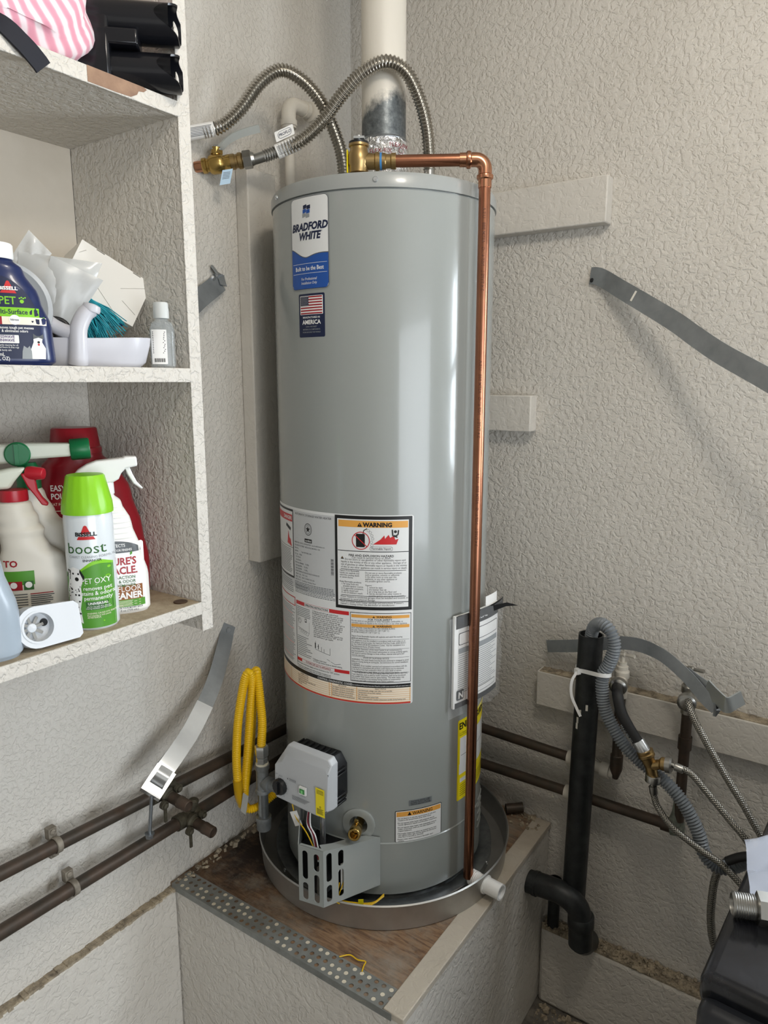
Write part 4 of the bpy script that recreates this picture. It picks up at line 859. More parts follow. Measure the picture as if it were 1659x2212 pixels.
t.patch(bulge, .012, .145, 1.085, 1.112, .003, .0006, 0, nu=12); t.patch(bulge, .0135, .1435, 1.0865, 1.1105, .003, .0008, 2, nu=12); t.patch(bulge, .012, .145, 1.066, 1.078, 0, .0006, 3, nu=12)
for i in range(19): t.line(bulge, (.012, 1.062 - .0047 * i), (.145 - .03 * rnd.random(), 1.062 - .0047 * i), .0015, .0006, 3)
t.patch(bulge, .060, .140, .963, .975, .003, .0009, 0, nu=8); t.patch(bulge, .0612, .1388, .9642, .9738, .003, .0011, 2, nu=8); t.patch(bulge, .008, .03, .962, .985, .004, .0009, 0); t.text(bulge, 'N', .013, .966, .02, .0012, 2, .03)
t.build('printing', INK[:1] + [ink('red'), ink('white'), ink('grey')], man)
b = MB(); b.patch(bulge, .004, .172, 1.135, 1.1525, 0, .004, 0, nu=14); o = b.build('black_cover_flap', M_black, mb_)
b = MB(); b.add([bulge(.115, 1.15, .006), bulge(.15, 1.147, .02), bulge(.185, 1.128, .035), bulge(.15, 1.138, .018), bulge(.115, 1.138, .008)], [(0, 1, 2, 3, 4)]); o = b.build('curled_corner', M_black, mb_); so = o.modifiers.new('t', 'SOLIDIFY'); so.thickness = .001
b = MB(); b.patch(bulge, .10, .150, 1.148, 1.172, 0, -.003, 0, nu=8); b.build('loose_sheet', ink('white'), mb_)
b = MB(); b.patch(lambda u, v, off=0: bulge(u, v + .003 * math.sin(u * 90), off + .0025 * math.sin(u * 140 + v * 60)), -.018, .158, .930, 1.152, 0, .007, 0, nu=26, nv=10); b.build('plastic_sleeve', M_clear, mb_)
# ================================================================== left wall: pipes, taps, straps, gas line
def pipe_run(name, label, p, q, r, m, clamps, group=None):
    t_ = thing(name, label, 'pipe', p, group); b = MB(); b.cyl(p, q, r, 24); b.build('tube', m, t_)
    p = Vector(p); q = Vector(q)
    for k in clamps:
        c = p.lerp(q, k); d = (q - p).normalized(); b = MB(); b.lathe([(r + .001, -.006), (r + .0025, -.005), (r + .0025, .005), (r + .001, .006)], c, d, 20, cap=(False, False))
        for s_ in (1, -1):
            n_ = Vector((-.012, 0, s_ * (r + .012))); b.obox(c + Vector((-.018, 0, s_ * (r + .006))), (.014, .016, .022)); b.lathe([(.0055, 0), (.0055, .003), (.003, .005)], c + Vector((-.012, 0, s_ * (r + .010))), (1, 0, 0), 12)
        b.build('pipe_clamp', M_oldval if m is M_oldcop and k < 0 else mat('painted_clamp', '8d8578', .6, .2, var=(60, '5a5348', .8)), t_)
    return t_
def zU(y): return .782 + (y + 1.1) * -.054
def zL(y): return .672 + (y + 1.11) * -.0107
pu = pipe_run('wall_pipe', 'upper tarnished copper pipe clamped along the wall under the shelf', (.043, -1.7, zU(-1.7)), (.043, -.05, zU(-.05)), .0128, M_oldcop, [.43])
plw = pipe_run('wall_pipe', 'lower tarnished copper pipe along the wall just above the stand', (.043, -1.7, zL(-1.7)), (.043, -.05, zL(-.05)), .0135, M_oldcop, [.445])
def old_valve(y, z, label):
    v = thing('pipe_valve', label, 'valve', (.05, y, z)); d = Vector((1, .05, -.10)).normalized(); o = Vector((.043, y, z))
    b = MB(); b.lathe([(.0175, -.030), (.0175, -.012), (.016, -.010), (.016, .010), (.0175, .012), (.0175, .030)], o, (0, 1, -.03), 20); b.lathe([(.014, 0), (.015, .012), (.018, .016), (.018, .022), (.013, .025), (.0125, .030)], o, d, 20); b.build('tee_body', M_oldval, v)
    b = MB(); b.lathe([(.012, .026), (.012, .052), (.0132, .054), (.0132, .060), (.0125, .062), (.0125, .080), (.011, .082), (.010, .078)], o, d, 20); b.build('outlet', M_oldcop, v)
    for k, (yy, zz) in enumerate(((-.020, -.008), (.018, .012))):
        b = MB(); p = o + d * .030 + Vector((0, yy, zz)); b.lathe([(.0095, -.004), (.0095, .004)], p, d, 16); b.lathe([(.006, .004), (.006, .008), (.003, .0095)], p, d, 12); b.build('flange_ear', M_oldval, v)
    b = MB(); b.lathe([(.008, 0), (.008, .018), (.011, .02), (.011, .028), (.006, .032)], o + Vector((.004, .012, .012)), (.2, .1, 1), 16); b.build('bonnet', M_oldval, v)
    b = MB(); b.box(tuple(o + d * .034 + Vector((-.002, -.024, -.045))), tuple(o + d * .034 + Vector((.002, -.018, -.012)))); b.build('wing_screw', M_oldval, v)
    return v
old_valve(-.752, zU(-.752), 'corroded bronze valve on the upper wall pipe under the strap bracket')
old_valve(-.690, zL(-.690), 'corroded bronze valve on the lower wall pipe near the stand')
# lower strap with bracket and bolt
ls = thing('heater_strap', 'shiny bent metal strap hanging off the wall with a bracket and bolt', 'strap', (.005, -.514, 1.044))
b = MB(); b.ribbon([(.003, -.502, 1.058), (.006, -.514, 1.042), (.024, -.545, 1.012), (.052, -.60, .962), (.078, -.672, .910), (.093, -.735, .876), (.10, -.79, .850)], [(.10, .75, -.2), (.6, .55, -.45), (.685, .43, -.51)], .036, .0016, .008); b.build('strap_band', M_strap, ls)
b = MB(); b.ribbon([(.070, -.645, .930), (.088, -.70, .897), (.100, -.745, .876), (.108, -.785, .857), (.108, -.800, .846)], [(.685, .43, -.51)], .038, .0022, .006); b.build('strap_end', M_zinc, ls)
ux = Vector((.06, -.50, -.32)).normalized(); wx = Vector((.685, .43, -.51)); wx = (wx - ux * wx.dot(ux)).normalized(); nx = wx.cross(ux)
if nx.x < 0: nx = -nx
rotb = Matrix((ux, wx, nx)).transposed()
cb = Vector((.114, -.812, .840))
b = MB(); vs, fs = holed([[(-.030, -.022), (.024, -.022), (.024, .022), (-.030, .022)], [(-.016, -.013), (.008, -.015), (.008, .015), (-.016, .013)]])
b.add([cb + ux * x + wx * y for x, y in vs], fs, 0, False)
b.add([cb + ux * .024 + wx * y + nx * z for y, z in ((-.022, 0), (.022, 0), (.022, -.024), (-.022, -.024))], [(0, 1, 2, 3)], 0, False)
o = b.build('end_bracket', M_zinc, ls); so = o.modifiers.new('t', 'SOLIDIFY'); so.thickness = .0028; so.offset = 0
b = MB(); b.ribbon([cb + ux * -.030 + nx * .004, cb + ux * -.012 + nx * .008, cb + ux * .000 - nx * .002, cb + ux * .008 - nx * .008], [tuple(wx)], .027, .002, .004); b.build('bracket_tongue', M_zinc, ls)
b0 = cb + ux * .018 - nx * .012; b1 = b0 + Vector((.0, -.012, -.088))
b = MB(); b.cyl(b0, b1, .0036, 14); b.lathe([(.0095, 0), (.0095, .0025)], b1, b0 - b1, 18); b.hexn(b1 - (b0 - b1).normalized() * .008, b1, .0075); b.build('bolt', mat('bolt_zinc', '8d9296', .35, .9), ls)
b = MB(); b.cyl((.004, -.510, 1.048), (.009, -.511, 1.048), .006, 10); b.build('screw', M_strap, ls)
# upper strap stub beside the shelf
us_ = thing('heater_strap', 'dull metal strap stub screwed to the wall beside the shelf', 'strap', (.02, -.51, 1.84))
b = MB(); b.ribbon([(.10, -.70, 1.735), (.06, -.64, 1.765), (.03, -.575, 1.80), (.012, -.515, 1.832), (.006, -.492, 1.845)], [(-.3, -.5, .8), (-.25, -.55, .8)], .040, .0016, .008); b.build('strap_band', M_strap, us_)
b = MB(); b.ribbon([(.014, -.515, 1.866), (.005, -.503, 1.870), (.004, -.488, 1.858), (.012, -.487, 1.838)], [(-.2, -.6, .75)], .022, .0016, .005); b.build('folded_end', M_strap, us_)
b = MB(); b.lathe([(.006, 0), (.006, .003), (.003, .006)], (.006, -.512, 1.852), (1, 0, 0), 10); b.build('screw', M_zinc, us_)
# black void gap between post and heater is just shade; gas supply
gs = thing('gas_line', 'galvanised gas tee with a capped drip leg beside the control valve', 'gas fitting', (.165, -.575, .61))
g0 = Vector((.168, -.575, .742))
b = MB(); b.lathe([(.0165, -.026), (.0165, -.018), (.014, -.016), (.014, .030), (.0165, .032), (.0165, .042), (.0135, .043)], g0, (0, 0, 1), 24); b.lathe([(.013, 0), (.014, .014), (.0165, .016), (.0165, .028), (.0115, .029), (.0115, .06)], g0, (.86, -.06, .04), 24); b.build('tee', M_greygal, gs)
b = MB(); b.cyl(g0 + Vector((0, 0, -.088)), g0 + Vector((0, 0, -.02)), .0118, 24); b.build('drip_leg', mat('galvanised_nipple', '9ba0a3', .3, .9, var=(40, '6e7376', .6)), gs)
b = MB(); b.lathe([(.0155, -.118), (.0165, -.116), (.0165, -.098), (.0175, -.096), (.0175, -.086), (.013, -.085)], g0, (0, 0, 1), 24); b.build('pipe_cap', M_greygal, gs)
b = MB(); b.lathe([(.0145, .040), (.0145, .046)], g0, (0, 0, 1), 20); b.build('sealant', mat('thread_sealant', 'd5d0bd', .6), gs)
b = MB(); b.hexn(g0 + Vector((0, 0, .046)), g0 + Vector((0, 0, .060)), .0135); b.hexn(g0 + Vector((0, 0, .062)), g0 + Vector((0, 0, .088)), .0155); b.build('flare_nut', M_zinc, gs)
b = MB(); b.cyl((.205, -.578, .745), (.262, -.572, .79), .011, 18); b.build('nipple', M_greygal, gs)
gh = thing('gas_hose', 'yellow corrugated gas hose coiled in loops beside the heater', 'hose', (.12, -.58, .65))
Pg = [(.168, -.575, .828), (.171, -.573, .886), (.167, -.573, .940), (.161, -.571, .982), (.150, -.564, .997), (.132, -.552, .985), (.122, -.548, .955), (.118, -.550, .884), (.107, -.551, .788), (.092, -.554, .701), (.090, -.564, .664), (.099, -.575, .660), (.112, -.579, .69), (.118, -.579, .735), (.128, -.578, .807), (.140, -.578, .901), (.150, -.580, .965), (.154, -.586, .997), (.151, -.593, 1.004), (.142, -.598, .972), (.126, -.602, .888), (.116, -.602, .801), (.115, -.600, .733), (.117, -.596, .695)]
b = MB(); b.tube(Pg, .0088, 16, amp=.0011, period=.0046, spp=5); b.build('ribbed_tube', M_yellow, gh)
b = MB(); b.tube([(.118, -.594, .69), (.130, -.588, .667), (.150, -.57, .672), (.165, -.53, .69)], .0088, 14, amp=.0011, period=.0046, spp=5); b.build('tail', M_yellow, gh)
b = MB(); b.tube([(.115, -.601, .740), (.116, -.598, .70), (.120, -.592, .678), (.130, -.588, .666)], .0108, 16, .006); b.build('shrink_sleeve', mat('clear_yellow_sleeve', 'b88f14', .2), gh)
b = MB(); b.obox((.137, -.603, .690), (.016, .0015, .050), Matrix.Rotation(R(12), 3, 'Y')); b.build('paper_tag', mat('grey_tag', 'bfc0ba', .4, .2), gh)

# ================================================================== right wall plumbing
rp1 = thing('wall_pipe', 'upper copper pipe on the wall running from the heater to the standpipe', 'pipe', (.3, -.05, .73))
b = MB(); b.cyl((.06, -.05, .745), (.700, -.05, .7245), .0122, 22); b.build('tube', M_oldcop, rp1)
b = MB(); b.cyl((.69, -.05, .725), (.800, -.05, .717), .0128, 20); b.lathe([(.017, 0), (.017, .022)], (.688, -.05, .725), (1, 0, 0), 18); b.lathe([(.018, 0), (.018, .02)], (.77, -.05, .719), (1, 0, 0), 18); b.build('painted_tail', M_pvc, rp1)
rp2 = thing('wall_pipe', 'lower copper pipe on the wall passing behind the standpipe to the corroded elbow', 'pipe', (.3, -.05, .632))
b = MB(); b.cyl((.06, -.05, .631), (.940, -.05, .633), .0125, 22); b.lathe([(.0165, 0), (.0165, .02)], (.915, -.05, .633), (1, 0, 0), 18); b.build('tube', M_oldcop, rp2)
b = MB(); b.lathe([(.017, 0), (.018, .01), (.018, .02)], (.685, -.05, .631), (1, 0, 0), 16); b.build('plaster_collar', M_pvc, rp2)
def tap(x, z, zlow, label, white):
    t_ = thing('hose_tap', label, 'tap', (x, -.055, zlow)); m1 = M_pvc if white else mat('tap_nickel', '9d9a92', .35, .9)
    b = MB(); b.cyl((x, -.055, zlow), (x, -.055, z - .035), .0115, 20)
    if white: b.lathe([(.006, -.026), (.0135, -.004), (.0145, .002), (.0145, .034), (.0125, .036)], (x, -.055, zlow), (0, 0, 1), 20)
    else: b.lathe([(.0145, 0), (.0145, .03)], (x, -.055, z - .13), (0, 0, 1), 18)
    b.build('riser', M_oldcop, t_)
    b = MB(); b.lathe([(.0145, -.045), (.0145, -.02), (.0125, -.018), (.0135, 0), (.0165, .004), (.0165, .018), (.013, .022), (.013, .030), (.0095, .032), (.0095, .040)], (x, -.055, z), (0, 0, 1), 20); b.cyl((x, -.055, z), (x + .004, -.09, z - .004), .013, 18); b.build('tap_body', m1, t_)
    b = MB(); b.cyl((x, -.055, z + .03), (x, -.055, z + .058), .0048, 10); b.build('stem', m1, t_)
    b = MB(); b.lathe([(.004, -.030), (.0045, -.028), (.0035, -.008), (.006, -.005), (.006, .005), (.0035, .008), (.0045, .028), (.004, .030)], (x, -.055, z + .058), (1, -.35, .12), 12); b.build('tee_handle', m1, t_)
    b = MB(); b.lathe([(.0135, .0), (.0195, .002), (.0195, .014), (.016, .017), (.012, .019)], (x + .003, -.085, z - .003), (.12, -1, -.12), 24); b.build('hose_coupling', M_steel, t_)
    return t_
tap(.806, .960, .735, 'white painted hose tap feeding the black rubber hose', True)
tap(.951, .960, .655, 'bare nickel hose tap feeding the long braided hose', False)
b = MB(); b.lathe([(.015, 0), (.016, .006), (.016, .03), (.0125, .05), (.0125, .075)], (.944, -.052, .622), (.08, 0, 1), 18); b.lathe([(.017, 0), (.017, .028)], (.935, -.052, .630), (1, .05, .12), 16); b.build('corroded_elbow', mat('verdigris_fitting', '5a5f56', .8, .2, var=(60, '8e9488', .8), bmp=(90, .5, .002)), rp2)
# black standpipe with the washer drain hose
sd = thing('standpipe', 'black plastic drain standpipe by the wall', 'pipe', (.740, -.1, .40))
b = MB(); tx = Vector((.7365, -.10, .40)); top_ = Vector((.7442, -.10, 1.067)); b.lathe([(.0275, 0), (.0275, (top_ - tx).length), (.0245, (top_ - tx).length), (.0245, (top_ - tx).length - .12)], tx, top_ - tx, 36, cap=(True, True)); b.build('pipe', M_abs, sd)
b = MB()
for (z, a_) in ((.90, -70), (.885, -100), (.865, -112), (.85, -115)): b.obox((.742 + .0278 * math.cos(R(a_)), -.10 + .0278 * math.sin(R(a_)), z), (.005, .0008, .014), Matrix.Rotation(R(a_ + 90), 3, 'Z'))
b.build('paint_splashes', mat('white_paint_splash', 'd0ccc2', .7), sd)['kind'] = 'stuff'
el = thing('drain_elbow', 'black plastic drain pipe coming out of the stand and turning down into the wall ledge', 'pipe', (.70, -.13, .36))
b = MB(); b.tube([(.630, -.135, .412), (.70, -.135, .418), (.735, -.134, .412), (.757, -.13, .392), (.765, -.128, .362), (.766, -.126, .335)], .0275, 30, .008); b.build('elbow_pipe', M_abs, el)
b = MB(); b.lathe([(.0285, -.05), (.0285, 0), (.0300, 0), (.0310, .002), (.0310, .03), (.0295, .032)], (.766, -.126, .343), (-.03, 0, 1), 30); b.build('coupling', M_abs, el)
b = MB(); b.lathe([(.029, 0), (.0295, .01)], (.648, -.135, .4135), (1, 0, .07), 28); b.build('collar', M_abs, el)
b = MB(); b.tube([(.766, -.125, .30), (.765, -.09, .27), (.762, -.045, .245)], .0265, 24, .008); b.build('trap_bend', M_abs, el)
lp = MB(); lp.cyl((.662, -.026, .218), (.662, -.026, .36), .015, 20); lp.lathe([(.018, 0), (.018, .02)], (.662, -.026, .34), (0, 0, 1), 18)
tag(lp.build('drain_branch', M_abs, loc=(.662, -.026, .224)), 'thin black drain branch in the gap behind the drain elbow', 'pipe')
dh = thing('drain_hose', 'grey corrugated washer drain hose hooked into the standpipe', 'hose', (.75, -.12, 1.05))
Pd = [(.744, -.100, 1.02), (.744, -.100, 1.055), (.750, -.106, 1.083), (.764, -.118, 1.100), (.782, -.132, 1.105), (.800, -.140, 1.094), (.809, -.142, 1.064), (.801, -.142, 1.025), (.789, -.142, .997), (.789, -.144, .962), (.802, -.148, .912), (.840, -.152, .857), (.879, -.155, .827), (.939, -.160, .797), (.980, -.164, .760), (1.011, -.168, .711), (1.024, -.170, .674), (1.048, -.172, .654), (1.077, -.174, .664), (1.120, -.178, .706), (1.17, -.185, .74)]
b = MB(); b.tube(Pd, .0130, 20, amp=.0018, period=.0062, spp=6); b.build('corrugated_tube', M_greyhose, dh)
z_ = thing('zip_tie', 'white zip tie cinching the drain hose to the standpipe', 'zip tie', (.735, -.13, .97))
b = MB(); zc = [(.7425, -.10), (.7425, -.10)]
b.ribbon([(.742 - .0295, -.10, .982), (.742 - .020, -.122, .984), (.742, -.131, .988), (.765, -.148, .995), (.787, -.160, 1.0), (.802, -.154, 1.0), (.805, -.138, .998), (.795, -.124, .996), (.770, -.088, .990), (.745, -.0715, .985), (.72, -.082, .982), (.742 - .0295, -.10, .982)], [(0, 0, 1)], .009, .0015, .004); b.build('tie_band', M_white, z_)
b = MB(); b.obox((.727, -.129, .984), (.012, .010, .012), Matrix.Rotation(R(-30), 3, 'Z')); b.build('tie_head', M_white, z_)
b = MB(); b.ribbon([(.727, -.134, .984), (.719, -.141, .962), (.720, -.142, .93), (.733, -.140, .90), (.742, -.138, .882)], [(.8, .3, .1), (.75, .4, .3)], .006, .0014, .005); b.build('tie_tail', M_white, z_)
# black rubber hose, brass splitter, braided hoses
bh = thing('rubber_hose', 'short black rubber hose between the white tap and brass splitter', 'hose', (.82, -.11, .96))
b = MB(); b.tube([(.810, -.104, .957), (.818, -.130, .960), (.826, -.152, .958), (.838, -.163, .93), (.856, -.167, .903), (.878, -.169, .875), (.886, -.170, .868)], .0118, 20, .006); b.build('hose', M_rubber, bh)
b = MB(); b.lathe([(.0135, 0), (.014, .002), (.014, .026), (.012, .028)], (.878, -.169, .878), (.58, -.02, -.80), 24); b.build('crimp_sleeve', M_zinc, bh)
tf = Flat((.8555, -.1806, .893), (.62, 0, -.78), (.78, 0, .62)); b = MB(); b.text(tf, 'MAX 80 PSI', -.02, -.003, .0085, 0, 0, .0); b.build('printing', ink('grey'), bh)
sp_ = thing('hose_splitter', 'brass two-way hose splitter hanging from the black rubber hose', 'splitter', (.906, -.17, .82))
dn = Vector((.42, 0, -.90)).normalized(); s0 = Vector((.893, -.170, .861))
b = MB(); b.lathe([(.0135, 0), (.0175, .001), (.0175, .005), (.0155, .007), (.0175, .009), (.0175, .014), (.014, .017), (.0125, .03), (.0115, .036)], s0, dn, 24); c0 = s0 + dn * .030
b.cyl(c0, (.915, -.170, .806), .0115, 20); b.cyl(c0 + Vector((0, 0, -.004)), (.932, -.172, .842), .0105, 18); b.lathe([(.0105, 0), (.014, .004), (.014, .012)], (.926, -.172, .842), (1, 0, .12), 20); b.build('brass_body', M_obrass, sp_)
b = MB(); b.lathe([(.0155, 0), (.0168, .002), (.0168, .016), (.0135, .018)], (.915, -.170, .812), (0, 0, -1), 12); b.build('swivel_nut', M_steel, sp_)
b = MB(); b.lathe([(.0168, 0), (.0168, .010), (.013, .013)], (.938, -.172, .8435), (1, 0, .12), 12); b.build('swivel_nut', M_steel, sp_)
def braided(label, pts, r=.0068, ferr=True):
    t_ = thing('braided_hose', label, 'hose', pts[0]); b = MB(); b.tube(pts, r, 16, .006); b.build('braided_tube', M_braid, t_)
    if ferr:
        p, q = Vector(pts[0]), Vector(pts[1]); d = (q - p).normalized(); b = MB(); b.lathe([(r * .8, -.012), (r * .8, 0), (r * 1.25, .001), (r * 1.25, .016), (r * 1.1, .018)], p, d, 18); b.build('ferrule', M_steel, t_)
    return t_
braided('braided hose hanging down from the splitter and passing over the grey hose', [(.915, -.170, .786), (.920, -.172, .764), (.932, -.176, .741), (.967, -.184, .712), (1.023, -.190, .689), (1.066, -.192, .672), (1.12, -.193, .63), (1.2, -.195, .57)])
braided('braided hose running sideways off the splitter towards the washer', [(.956, -.172, .8455), (.987, -.176, .842), (1.023, -.180, .812), (1.069, -.185, .770), (1.100, -.188, .742), (1.18, -.19, .65)])
braided('long braided hose curving down from the nickel tap', [(.957, -.106, .951), (.964, -.135, .972), (.969, -.155, .985), (.976, -.168, .975), (.995, -.175, .944), (1.044, -.180, .872), (1.091, -.185, .810), (1.120, -.188, .768), (1.2, -.19, .66)], .0072, False)
braided('braided hose dropping behind the washer below the grey hose', [(1.13, -.15, .70), (1.085, -.145, .672), (1.058, -.14, .640), (1.046, -.135, .60), (1.043, -.133, .545), (1.045, -.13, .49), (1.056, -.128, .437), (1.09, -.128, .37), (1.15, -.13, .31)], .0082, False)
b = MB(); b.tube([(1.072, -.195, .688), (1.092, -.197, .706), (1.12, -.2, .722), (1.18, -.205, .745)], .0088, 18, .006)
tag(b.build('power_cord', M_rubber, loc=(1.09, -.195, .70)), 'thick black cable end lying over the grey hose behind the washer', 'cable')
# straps
r1 = thing('heater_strap', 'grey metal strap sagging off the wall, clear of the heater', 'strap', (.672, -.003, 1.86))
b = MB(); b.ribbon([(.668, -.004, 1.862), (.685, -.009, 1.860), (.707, -.016, 1.849), (.754, -.045, 1.821), (.872, -.11, 1.751), (.925, -.15, 1.716), (.983, -.19, 1.679), (1.067, -.24, 1.633), (1.12, -.265, 1.60), (1.17, -.28, 1.56)], [(-.02, .1, 1), (.25, .2, .9), (.4, -.1, .85), (.4, -.05, .85)], .037, .0016, .01); b.build('strap_band', M_strap, r1)
b = MB(); b.lathe([(.005, 0), (.005, .002), (.003, .004)], (.673, -.0055, 1.852), (0, -1, 0), 10); b.build('screw', M_black, r1)
b = MB(); b.obox((.782, -.063, 1.806), (.004, .0012, .022), Matrix.Rotation(R(28), 3, 'Y')); b.build('paint_mark', mat('white_paint_mark', 'd8d4c8', .6), r1)
r2 = thing('heater_strap', 'grey metal strap with an angle bracket curving out behind the standpipe', 'strap', (.62, -.03, .99))
b = MB(); b.ribbon([(.614, -.028, .987), (.698, -.045, 1.012), (.812, -.066, 1.050), (.889, -.10, 1.056), (.953, -.13, 1.032), (1.000, -.158, 1.003), (1.022, -.168, .992)], [(0, .1, 1), (.1, .1, 1), (.35, -.1, .9), (.5, -.1, .85)], .030, .0016, .008); b.build('strap_band', M_strap, r2)
b = MB(); b.ribbon([(.955, -.127, 1.034), (.975, -.137, 1.027), (1.003, -.150, 1.018), (1.018, -.162, 1.005), (1.028, -.171, .990), (1.018, -.170, .988)], [(.5, -.1, .85)], .028, .0018, .005); b.build('folded_loop', M_strap, r2)
b = MB(); b.ribbon([(1.000, -.153, 1.026), (1.018, -.168, 1.018), (1.036, -.183, 1.012), (1.0425, -.187, 1.011), (1.049, -.186, 1.013), (1.058, -.178, 1.019), (1.068, -.169, 1.026)], [(.06, -.12, 1)], .034, .003, .003); b.build('angle_bracket', mat('bracket_zinc', 'a9adac', .3, .6), r2)

# ================================================================== washer with a fitting and a plastic bag on top
wa = thing('washing_machine', 'black washing machine with a dusty glossy top by the hoses', 'washer', (1.46, -.56, 0))
XW = Matrix.Translation((1.128, -.90, 0)) @ Matrix.Rotation(R(-4.0), 4, 'Z')
M_wash = mat('black_glossy_top', '101114', .16, var=(35, '2a2b30', .6), bmp=(400, .05, .0005)); M_washf = mat('black_matt_front', '0c0d0f', .42)
b = MB(XW); b.box((0, 0.004, .012), (.68, .66, .955)); b.build('cabinet', M_washf, wa, bevel=.02, bseg=3)
b = MB(XW); b.box((0, 0.012, .958), (.68, .66, 1.0)); b.build('lid_top', M_wash, wa, bevel=.014, bseg=4)
b = MB(XW); b.box((.004, -.012, .92), (.676, .03, .9785)); b.build('front_trim', mat('black_satin_trim', '1d1f24', .3), wa, bevel=.016, bseg=4)
b = MB(XW); b.box((.03, -.004, .30), (.65, .02, .90)); b.build('front_panel', M_washf, wa, bevel=.02, bseg=3)
for i, (x, y) in enumerate(((.05, .06), (.63, .06), (.05, .6), (.63, .6))):
    b = MB(XW); b.lathe([(.02, 0), (.02, .014)], (x, y, 0), (0, 0, 1), 16); b.build('foot', M_black, wa)
ft = thing('pipe_fitting', 'chrome threaded pipe fitting lying on the black washer top', 'fitting', (1.18, -.76, 1.0))
d = Vector((.93, .33, 0)).normalized(); p = Vector((1.143, -.776, 1.0165))
prof = [(.0105, .004), (.0115, 0), (.0135, .001)] + [q_ for k in range(9) for q_ in ((.0145, .003 + .0026 * k), (.0136, .0043 + .0026 * k))] + [(.0125, .027)]
b = MB(); b.lathe(prof, p, d, 28, cap=(False, True)); b.lathe([(.0104, .005), (.0104, .0055)], p, d, 24); b.build('threaded_end', M_steel, ft)
b = MB(); b.hexn(p + d * .027, p + d * .041, .019); b.build('hex_nut', M_steel, ft)
b = MB(); b.lathe([(.013, .041), (.013, .047)], p, d, 24); b.hexn(p + d * .047, p + d * .066, .0185); b.lathe([(.012, .066), (.012, .085)], p, d, 24); b.build('hex_body', M_steel, ft)
pb = MB(); rb = random.Random(3); nu, nv = 16, 14; vs = []
for i in range(nu + 1):
    for j in range(nv + 1):
        u, v = i / nu, j / nv; x = 1.135 + .22 * u + .03 * v * (1 - u); y = -.615 - .16 * v + .10 * u
        vs.append((x, y, 1.004 + .03 * abs(math.sin(5 * u + 7 * v)) * (.3 + u) + .012 * rb.random() * (.2 + u) + .015 * u))
pb.add(vs, [(i * (nv + 1) + j, (i + 1) * (nv + 1) + j, (i + 1) * (nv + 1) + j + 1, i * (nv + 1) + j + 1) for i in range(nu) for j in range(nv)], 0, False)
tag(pb.build('plastic_bag', glassy('white_haze_film', 'dfe6f6', .12, .4), loc=(1.2, -.65, 1.003)), 'crumpled clear plastic bag lying on the black washer top', 'bag')
# ================================================================== shelf on the left wall
sh = thing('wall_shelf', 'white painted wooden wall shelf holding cleaning supplies', 'shelf', (.145, -1.4, 1.2))
b = MB(); b.box((.0005, -.83, 1.2), (.289, -.808, 2.615)); b.build('side_panel', M_shelfin, sh, bevel=.0025)
b = MB(); b.box((.289, -.831, 1.199), (.2915, -.807, 2.615)); b.build('side_panel_edge', M_shelf, sh, bevel=.001)
b = MB(); b.box((.0005, -2.1, 1.2), (.289, -2.078, 2.615)); b.build('side_panel', M_shelfin, sh, bevel=.0025)
for z, dusty in ((2.054, 0), (1.651, 0), (1.252, 1)):
    b = MB(); b.box((.003, -2.078, z - .02), (.288, -.8305, z)); bd = b.build('shelf_board', M_shelfin, sh)
    b = MB(); b.box((.288, -2.078, z - .022), (.2915, -.8305, z + .0005)); b.build('front_edge', M_shelf, bd, bevel=.001)
    b = MB(); b.box((.006, -2.07, z), (.287, -.832, z + .0006)); b.build('top_paint', M_dustshelf if dusty else M_shelf, bd)
    if z > 2:
        b = MB(); b.extr([(-.985, 2.0335), (-.985, 2.0542), (-.93, 2.0542), (-.893, 2.0542), (-.887, 2.0522), (-.893, 2.0475), (-.902, 2.046), (-.905, 2.0405), (-.916, 2.0345), (-.94, 2.0335)], (.2912, 0, 0), (0, 1, 0), (0, 0, 1), (1, 0, 0), .0008); b.build('chipped_wood', M_rawwood, bd)
b = MB(); b.box((.0004, -2.078, 1.655), (.003, -.831, 2.61)); b.build('back_panel', M_cream, sh)

# ------------------------------------------------------------------ bottles
def XF(x, y, z, rz, rx=0): return Matrix.Translation((x, y, z)) @ Matrix.Rotation(R(rz), 4, 'Z') @ Matrix.Rotation(R(rx), 4, 'X')
class Body:
    def __init__(s, secs): s.s = secs
    def at(s, v):
        q_ = s.s
        for a, c in zip(q_, q_[1:]):
            if v <= c[0]:
                t_ = max(0, min(1, (v - a[0]) / max(1e-6, c[0] - a[0]))); return [x + (y - x) * t_ for x, y in zip(a, c)]
        return list(q_[-1])
    def __call__(s, u, v, off=0):
        z, a, b_, n_, ox = s.at(v); k = min(.995, abs((u - ox) / a)); return Vector((u, -(b_ * (1 - k ** n_) ** (1 / n_) + off), v))
    def mesh(s, mb, seg=40, mi=0, sub=5):
        zs = []
        for a, c in zip(s.s, s.s[1:]): zs += [a[0] + (c[0] - a[0]) * k / sub for k in range(sub)]
        zs.append(s.s[-1][0]); rr = []
        for z in zs:
            _, a, b_, n_, ox = s.at(z); ring = []
            for j in range(seg):
                t_ = 2 * math.pi * j / seg; c_, s_ = math.cos(t_), math.sin(t_)
                ring.append((ox + a * math.copysign(abs(c_) ** (2 / n_), c_), b_ * math.copysign(abs(s_) ** (2 / n_), s_), z))
            rr.append([Vector(p) for p in ring])
        return mb.rings(rr, mi)
